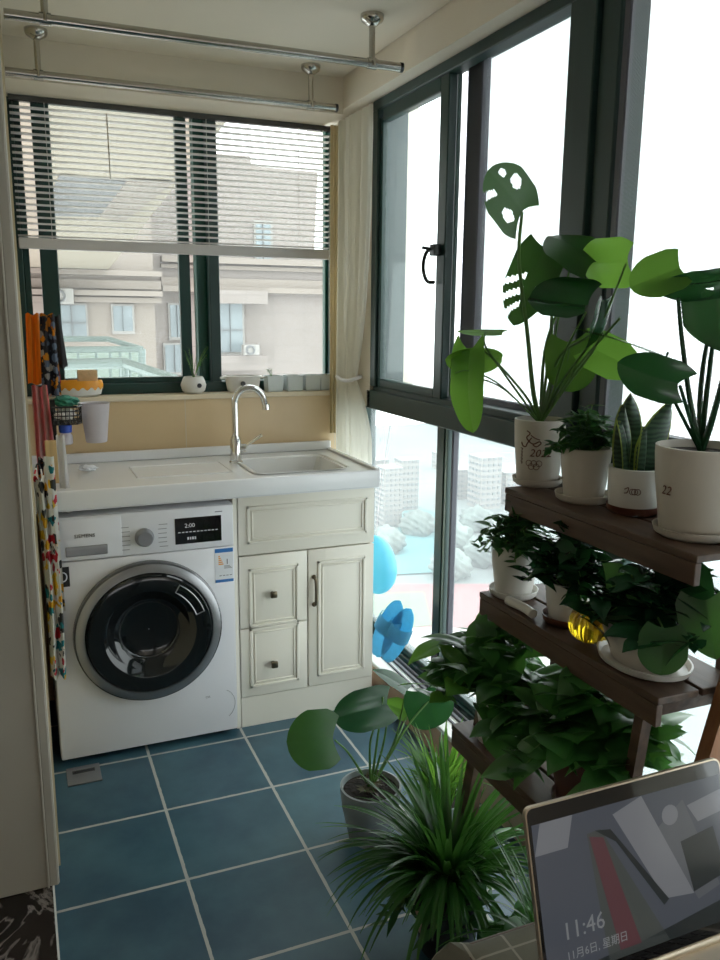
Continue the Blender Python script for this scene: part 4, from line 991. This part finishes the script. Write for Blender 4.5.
# --- top tier 3: snake plant
p3 = spot(633, 512, TZ); p3.x = min(p3.x, 1.115)
P3, s3 = pot('snake_plant', (p3.x, p3.y, TZ), .050, .055, .088, 'ceramic', 'short snake plant in a small white pot, between the leafy plant and the large monstera', (.055, 'potbrown'))
ang = math.atan2(CAM.y-p3.y, CAM.x-p3.x); w3 = wrap((p3.x, p3.y, TZ+.007), .0508, .0558, .088, ang)
b = B(); wtube(b, [(-.02, .05), (-.012, .054), (-.014, .044), (-.02, .042)], .001, w3)
for u in (-.004, .006, .0): tube(b, [w3(u+.006*math.cos(t*PI/6), .046+.006*math.sin(t*PI/6), 0) for t in range(13)], .0007, 5)
obj('painted_emblem', b, 'brush', P3)
for k, (dx, dy, h, wd, ax, ay, tw) in enumerate(((-.030, .01, .15, .048, -.012, 0, .2), (-.004, .02, .17, .055, .0, .01, -.4), (.012, -.012, .158, .072, .04, -.01, .1), (-.012, -.02, .11, .034, -.01, -.01, .8), (.005, .035, .14, .04, .02, .02, .5), (-.034, -.004, .12, .035, -.03, .0, 1.0))):
    lb = B()
    def sn(u, v, scale=1.0, off=0):
        vv = v*2-1; w_ = wd*.5*scale*(min(1, .62+.9*u)*(1-u**5))**1.0*(1 if u < .97 else .4); a = tw+.9*u*.3
        cx = s3.x+dx+ax*u*u; cy = s3.y+dy+ay*u
        rx = _r0*vv*w_
        q = Vector((cx, cy, s3.z-.01+h*u))+Matrix.Rotation(a, 3, 'Z') @ rx
        nn = Matrix.Rotation(a, 3, 'Z') @ Vector((_f.x, _f.y, 0)).normalized()
        return q-nn*(.010*(1-vv*vv))+nn*off
    grid(lb, lambda u, v: sn(u, v, .90, -.0008), 16, 6, 0); grid(lb, lambda u, v: sn(u, v, 1.0, .0008), 16, 6, 1)
    obj('leaf', lb, ['snake', 'snakeedge'], P3, True)
# --- top tier 4: large pot with monstera
p4 = spot(708, 533, TZ); p4.x = 1.086
P4, s4 = pot('monstera_plant', (p4.x, p4.y, TZ), .062, .079, .160, 'potwhite', 'dark leaved monstera in the largest white pot, near end of the top tier', (.074, 'potwhite'))
ang = math.atan2(CAM.y-p4.y, CAM.x-p4.x)-.0; w4 = wrap((p4.x, p4.y, TZ+.007), .063, .081, .160, ang)
obj('painted_emblem', text_bm('22', .024, -.070, .075, w4, ext=.0004, shear=.25), 'brush', P4)
Y4 = p4.y
def R4(px, py, dy=0): return inplane(px, py, p4, dy)
def st4(mids, end, r=.0055, m='leafd'): petiole(P4, [s4]+[R4(*k) for k in mids]+[R4(*end)], r, m)
st4([(690, 400, 0), (682, 340, 0)], (678, 298, 0)); st4([(706, 400, 0), (712, 350, 0)], (716, 318, 0)); st4([(684, 420, 0), (672, 395, .01), (664, 368, .02)], (668, 352, .02), .0035)
st4([(712, 420, 0), (725, 370, 0)], (732, 330, 0), .007); st4([(700, 400, .02), (704, 360, .02)], (710, 330, .02), .006)
bigleaf(P4, R4(680, 268, 0), R4(630, 285, .04), .082, 'leafb', roll=20, fold=.3, curl=.1, lobe=.1, shape=(.35, .5))
bigleaf(P4, R4(735, 278, -.03), R4(650, 300, .03), .085, 'leafd', roll=-62, fold=.35, curl=.25, lobe=.1, spec=[(.2, .34, -.8, -.2)])
bigleaf(P4, R4(715, 290, 0), R4(722, 350, -.02), .115, 'leafd', roll=20, fold=.3, curl=.15, lobe=.2)
bigleaf(P4, R4(678, 384, -.04), R4(620, 368, .0), .080, 'leafd', roll=-30, fold=.35, curl=.25, lobe=.2, shape=(.5, .6))
petiole(P4, [s4, R4(692, 425, -.02), R4(680, 386, -.04)], .005, 'leafd')

# --- middle tier
m1 = spot(503, 596, MZ); m1.x = .995
PM1, t1 = pot('leafy_plant', (m1.x, m1.y, MZ), .043, .056, .118, 'ceramic', 'small bushy plant in a white pot at the far end of the middle tier', (.058, 'ceramic'))
bush(PM1, t1, 330, .10, .12, .036, 'small', 21, .55, .5, bounds=(.85, 1.175, -2, 0, .84))
m2 = spot(563, 622, MZ); m2.x = 1.01
PM2, t2 = pot('trailing_plant', (m2.x, m2.y, MZ), .042, .052, .085, 'ceramic', 'dark leaved trailing plant in a short pink white pot on a brown saucer, middle tier', (.056, 'potbrown'))
bush(PM2, t2, 300, .11, .15, .055, 'leafd', 23, .5, .6, lobe=.15, bounds=(.85, 1.175, -2, 0, .83), nu=7, nv=4)
tag(obj('rolled_cloth', tube(B(), curve([(.945, m1.y-.055, MZ+.011), (.95, m1.y-.11, MZ+.012), (.948, m1.y-.15, MZ+.011)], 4), .0105, 10), 'ceramic', smooth=True), 'short white roll lying at the front edge of the middle tier', 'roll')
# amber glass pumpkin
yg = spot(588, 643, MZ); yg.x = .978
b = B()
def pump(u, v):
    t = PI*v; a = 2*PI*u; r = .040*math.sin(t)**.8*(1+.10*abs(math.cos(a*6))); return Vector((yg.x+r*math.cos(a), yg.y+r*math.sin(a), MZ+.040-.039*math.cos(t)+.0015))
grid(b, pump, 96, 20); bmesh.ops.remove_doubles(b, verts=b.verts, dist=.0002)
t = thing('glass_pumpkin', 'ribbed amber yellow glass pumpkin on the middle tier', 'glass ornament', (yg.x, yg.y, MZ)); obj('body', b, 'yellowglass', t, True)
obj('stem', tube(B(), [(yg.x, yg.y, MZ+.078), (yg.x+.004, yg.y, MZ+.095)], .006, 8), 'yellowglass', t, True)
m3 = spot(632, 666, MZ); m3.x = 1.008
PM3, t3 = pot('pothos_plant', (m3.x, m3.y, MZ), .062, .084, .075, 'potwhite', 'broad leaved plant in a wide white bowl on the middle tier near the stand end', (.090, 'ceramic'), sx=.85, sy=1.1)
Y3 = m3.y
def R3(px, py, dy=0): return inplane(px, py, m3, dy)
bigleaf(PM3, R3(640, 600, .0), R3(672, 628, -.06), .13, 'leafd', roll=15, fold=.15, curl=.1, lobe=.2)
bigleaf(PM3, R3(605, 590, .04), R3(668, 625, -.04), .12, 'leaf', roll=18, fold=.15, curl=.1, lobe=.2)
bigleaf(PM3, R3(664, 628, -.10), R3(662, 676, -.12), .085, 'leaf', roll=5, fold=.1, curl=.1, lobe=.12, shape=(.5, .55))
bigleaf(PM3, R3(705, 600, .0), R3(716, 660, -.03), .10, 'leaf', roll=20, fold=.2, curl=.1, lobe=.2)
bigleaf(PM3, R3(665, 570, .04), R3(710, 612, .0), .11, 'leafd', roll=20, fold=.2, curl=.1, lobe=.2)
for e in ((642, 600, 0), (606, 592, .04), (664, 630, -.10), (704, 602, 0), (666, 572, .04)):
    petiole(PM3, [t3, (t3+R3(*e))/2+Vector((0, 0, .025)), R3(*e)], .0028)
bush(PM3, t3, 170, .13, .16, .062, 'leafd', 31, .35, .75, lobe=.25, bounds=(.84, 1.17, -1.72, yg.y-.035, .87), nu=7, nv=6)

# --- lower tier
l1 = spot(488, 742, LZ); l1.x = .94
PL1, u1 = pot('pothos_plant', (l1.x, l1.y, LZ), .048, .062, .11, 'ceramic', 'pothos with glossy pointed leaves at the far end of the lower tier', (.06, 'ceramic'))
bush(PL1, u1, 230, .16, .20, .078, 'pothos', 41, .35, .68, lobe=.22, lean=(-.02, .02), bounds=(.70, 1.165, -1.45, -.6, .43), nu=8, nv=6, clus=6)
bush(PL1, u1, 26, .17, .22, .085, 'leafb', 47, .3, .6, lobe=.2, lean=(-.03, .03), bounds=(.70, 1.165, -1.4, -.6, .43), nu=8, nv=6, clus=3)
l2 = spot(590, 800, LZ); l2.x = .955
PL2, u2 = pot('pothos_plant', (l2.x, l2.y, LZ), .05, .064, .11, 'potbrown', 'dense dark pothos in a brown pot on the lower tier behind the laptop', (.062, 'potbrown'))
bush(PL2, u2, 300, .20, .19, .085, 'pothos', 43, .45, .7, lobe=.25, bounds=(.72, 1.165, -1.64, -.9, .42), nu=8, nv=6, clus=6, sy=1.3)
tag(obj('paper_scrap', box(B(), .885, .94, -1.30, -1.26, LZ+.0005, LZ+.03, bev=.004), 'ceramic'), 'crumpled pale packet lying on the lower tier beside the brown pot', 'packet')

# --- floor plants
g0 = Vector((.805, -.72, 0))
PF, uf = pot('philodendron_plant', (g0.x, g0.y, 0), .062, .088, .165, 'potgrey', 'three leaved philodendron in a grey pot on the blue floor before the cabinet', None, rim=.006)
YG = g0.y
def RG(px, py, dy=0): return at(px, py, 'y', YG+dy)
bigleaf(PF, RG(333, 738, -.05), RG(292, 742, -.08), .155, 'leaf', roll=18, fold=.12, curl=.2, lobe=.16, shape=(.42, .5))
bigleaf(PF, RG(387, 704, .0), RG(336, 718, -.03), .115, 'leafd', roll=18, fold=.4, curl=.1, lobe=.12, shape=(.35, .45))
bigleaf(PF, RG(424, 690, .05), RG(438, 730, .03), .145, 'leafd', roll=-8, fold=.12, curl=.15, lobe=.16, shape=(.45, .5))
bigleaf(PF, RG(407, 712, .08), RG(383, 702, .10), .06, 'leafb', roll=20, fold=.3, curl=.1, lobe=.1)
bigleaf(PF, RG(408, 690, .10), RG(378, 666, .12), .06, 'leafd', roll=60, fold=.2, curl=.2, lobe=.1)
for e, mm in (((335, 740, -.05), (350, 755, -.03)), ((383, 697, 0), (378, 735, 0)), ((432, 697, .05), (405, 730, .03)), ((408, 713, .08), (396, 740, .04)), ((406, 690, .1), (395, 740, .05)), ((376, 722, 0), (370, 745, 0)), ((388, 715, 0), (383, 745, 0))):
    petiole(PF, [uf, RG(*mm), RG(*e)], .0042)
bush(PF, uf, 40, .05, .03, .03, 'stemb', 51, .1, .3)
# spider plants
def grassplant(parent, c, n, L, seed, wd=.010, spread=1.0, m='grass', avoid=None):
    rnd = random.Random(seed); b = B(); c = Vector(c)
    for k in range(n):
        a = rnd.uniform(0, 2*PI); ln = L*rnd.uniform(.55, 1.15); out = rnd.uniform(.25, 1.0)*spread; w_ = wd*rnd.uniform(.6, 1.2)
        dx, dy = math.cos(a), math.sin(a); st = c+Vector((dx, dy, 0))*rnd.uniform(0, .035)
        pts = []
        v = Vector((dx*out*.6, dy*out*.6, 1)).normalized(); q = st.copy(); grav = rnd.uniform(.08, .22)*out
        for j in range(13):
            pts.append(q.copy()); q = q+v*(ln/12); v = (v+Vector((dx*.02, dy*.02, -grav))).normalized()
            if q.z < .012: q.z = .012; v.z = max(v.z, 0)
        side = Vector((-dy, dx, 0))
        vs_ = []
        for j, q in enumerate(pts):
            ww = w_*(1-(j/12)**2.2)*.5+.0006; vs_.append((b.verts.new(q-side*ww+Vector((0, 0, ww*.5))), b.verts.new(q), b.verts.new(q+side*ww+Vector((0, 0, ww*.5)))))
        for p_, q_ in zip(vs_, vs_[1:]):
            for i in (0, 1): f = b.faces.new((p_[i], p_[i+1], q_[i+1], q_[i])); f.smooth = True
    return obj('foliage', b, m, parent)
gs = (.81, -1.17)
PS, us = pot('spider_plant', (gs[0], gs[1], 0), .065, .085, .17, 'potblack', 'large spider plant with dense arching grassy leaves on the floor beside the stand', None)
ang = math.atan2(CAM.y-gs[1], CAM.x-gs[0])-.95; ws = wrap((gs[0], gs[1], 0), .066, .087, .17, ang)
b = B(); grid(b, lambda u, v: ws(-.02+.04*u, .06+.07*v, 0), 8, 4); obj('pot_label', b, 'curb', PS)
grassplant(PS, us, 330, .31, 61, .018, 1.35)
bush(PS, us, 220, .15, .05, .06, 'small', 66, .6, .3, bounds=(.5, 1.15, -1.8, -.9, .03))
PS2, us2 = pot('spider_plant', (.99, -.80, 0), .05, .065, .13, 'potgrey', 'smaller pale spider plant on the floor under the lower tier, behind the large one', None)
grassplant(PS2, us2, 120, .21, 63, .012, .8, 'leafb')
PS3, us3 = pot('pothos_plant', (.885, -1.49, 0), .06, .08, .18, 'potgrey', 'leafy plant on the floor beneath the stand next to the table', None)
bush(PS3, us3, 240, .15, .14, .07, 'pothos', 71, .3, .6, lobe=.15, bounds=(.72, 1.17, -1.8, -1.0, .05), nu=7, nv=4)
grassplant(PS3, us3, 60, .30, 64, .010, .9)

# ================================================================ TABLE, CLOTH, LAPTOP
TX0, TY1, TZT = .405, -1.885, .715
tb_ = thing('side_table', 'low wooden table under a grey checked cloth beside the plants', 'table', (.75, -2.2, 0))
obj('tabletop', bx(TX0+.008, 1.12, -2.55, TY1-.008, TZT-.025, TZT-.0022, bev=.004), 'wood', tb_)
for x in (TX0+.05, 1.07):
    for y in (-2.5, TY1-.06): obj('leg', bx(x-.02, x+.02, y-.02, y+.02, 0, TZT-.025, bev=.002), 'wood', tb_)
def clothmesh():
    b = B(); x1, y0 = 1.13, -2.56; R_ = .02
    def prof(s):   # distance from edge inwards -> (offset, drop)
        if s >= 0: return (s, 0)
        t = -s
        if t < R_*1.57: a = t/R_; return (-R_*math.sin(a), R_*(1-math.cos(a)))
        return (-R_-.02*(t-R_*1.57), R_+(t-R_*1.57))
    def fn(u, v):
        sx_ = -.30+(x1-TX0-.02+.30)*u; sy_ = -.30+(TY1-.02-y0+.30)*v
        ox, dx = prof(sx_); oy, dy = prof(sy_)
        drop = max(dx, dy) if (dx > 0 or dy > 0) else 0
        if dx > 0 and dy > 0: k = .5; ox = -R_*min(1, dx/.03)*.9-.02; oy = -R_*min(1, dy/.03)*.9-.02
        wv = .006*math.sin(sx_*30)*min(1, dy*8)+.006*math.sin(sy_*26)*min(1, dx*8)
        return Vector((TX0+.02+ox+(wv if dx > 0 else 0), TY1-.02-oy+(wv if dy > 0 else 0), TZT-drop))
    grid(b, fn, 90, 80); return b
tc_ = obj('tablecloth', clothmesh(), 'cloth', smooth=True); tag(tc_, 'grey cloth with thin pale check lines draped over the table corner', 'tablecloth')
# laptop
LO = Vector((.446, -2.026, .7375)); EX = Vector((math.cos(.007), math.sin(.007), 0)); BK = Vector((-math.sin(.007), math.cos(.007), 0)); TI = .291
UP = Vector((0, 0, 1))*math.cos(TI)+BK*math.sin(TI); NF = EX.cross(UP).normalized()      # NF towards the camera
LW, LH = .293, .209
lp = thing('laptop', 'open champagne coloured laptop with its lock screen on, standing on the checked cloth', 'laptop', LO-Vector((0, 0, .022)))
def S(u, v, d=0): return LO+EX*u+UP*v+NF*d
def slab(u0, u1, v0, v1, d0, d1, bev=0, r=0):
    b = B()
    if r:
        pl = []
        for cx_, cy_, a0 in ((u1-r, v1-r, 0), (u0+r, v1-r, 90), (u0+r, v0+r, 180), (u1-r, v0+r, 270)):
            for k in range(6): t = math.radians(a0+k*18); pl.append(S(cx_+r*math.cos(t), cy_+r*math.sin(t), d0))
        prism(b, pl, NF*(d1-d0))
    else: prism(b, [S(u1, v1, d0), S(u0, v1, d0), S(u0, v0, d0), S(u1, v0, d0)], NF*(d1-d0))
    return b
lid = obj('lid', slab(0, LW, 0, LH, -.006, 0, r=.009), 'gold', lp)
obj('bezel', slab(.002, LW-.002, .002, LH-.002, 0, .0006, r=.008), 'black', lid)
# deck
b = B(); prism(b, [LO+EX*0+BK*.004-Vector((0, 0, .006)), LO+EX*LW+BK*.004-Vector((0, 0, .006)), LO+EX*LW-BK*.205-Vector((0, 0, .006)), LO-BK*.205-Vector((0, 0, .006))], (0, 0, -.0155)); dk = obj('base', b, 'gold', lp)
b = B()
for r_ in range(6):
    for k in range(14):
        o_ = LO+EX*(.012+k*.0193)-BK*(.03+r_*.018)-Vector((0, 0, .0058)); prism(b, [o_, o_+EX*.0165, o_+EX*.0165-BK*.015, o_-BK*.015], (0, 0, .0012))
obj('keyboard', b, 'darkmetal', dk)
obj('hinge', tube(B(), [LO+EX*.03-Vector((0, 0, .004)), LO+EX*(LW-.03)-Vector((0, 0, .004))], .005, 10), 'gold', dk, True)
# lock screen picture, with room reflections put in as glowing shapes
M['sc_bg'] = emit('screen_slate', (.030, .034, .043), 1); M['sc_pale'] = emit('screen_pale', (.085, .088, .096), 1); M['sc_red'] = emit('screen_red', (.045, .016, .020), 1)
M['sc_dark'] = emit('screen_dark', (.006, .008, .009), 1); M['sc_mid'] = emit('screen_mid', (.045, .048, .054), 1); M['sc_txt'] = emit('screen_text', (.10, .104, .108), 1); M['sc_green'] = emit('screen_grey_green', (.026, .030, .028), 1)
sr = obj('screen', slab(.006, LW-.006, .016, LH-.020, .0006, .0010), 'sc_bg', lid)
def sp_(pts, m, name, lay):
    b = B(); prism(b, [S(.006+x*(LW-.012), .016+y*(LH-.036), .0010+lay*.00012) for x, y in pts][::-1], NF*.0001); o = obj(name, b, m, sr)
sp_([(0, .80), (.16, .80), (.20, 1), (.04, 1)][::-1], 'sc_pale', 'wallpaper_reflection_shape', 0)
sp_([(.26, .85), (.33, .86), (.62, .0), (.30, .0)][::-1], 'sc_green', 'wallpaper_reflection_shape', 1)
sp_([(.27, .83), (.34, .80), (.47, .05), (.36, .05)][::-1], 'sc_red', 'wallpaper_reflection_shape', 2)
sp_([(.40, .93), (.56, 1), (.78, .25), (.62, .28)][::-1], 'sc_pale', 'wallpaper_reflection_shape', 3)
sp_([(.62, .75), (.78, .9), (.93, .25), (.80, .20)][::-1], 'sc_mid', 'wallpaper_reflection_shape', 2)
sp_([(.74, .62), (.93, .66), (.97, .32), (.78, .26)][::-1], 'sc_dark', 'wallpaper_reflection_shape', 4)
sp_([(.30, .86), (.38, .84), (.64, .27), (.61, .24), (.40, .75)][::-1], 'sc_dark', 'wallpaper_reflection_shape', 5)
sp_([(.0, .0), (1, .0), (1, .16), (.5, .06), (.0, .02)][::-1], 'sc_dark', 'wallpaper_reflection_shape', 1)
sp_([(.80, .85), (1, .9), (1, .75), (.85, .72)][::-1], 'sc_pale', 'wallpaper_reflection_shape', 3)
sp_([(.70+.045*math.cos(k*PI/8), .82+.07*math.sin(k*PI/8)) for k in range(16)], 'sc_pale', 'wallpaper_reflection_shape', 5)
obj('clock_text', text_bm('11:46', .027, .030, .056, lambda u, v, d: S(u, v, .0019+d), ext=.0001), 'sc_txt', sr)
obj('date_text', text_bm('11月6日, 星期日', .0125, .032, .034, lambda u, v, d: S(u, v, .0019+d), ext=.0001), 'sc_txt', sr)
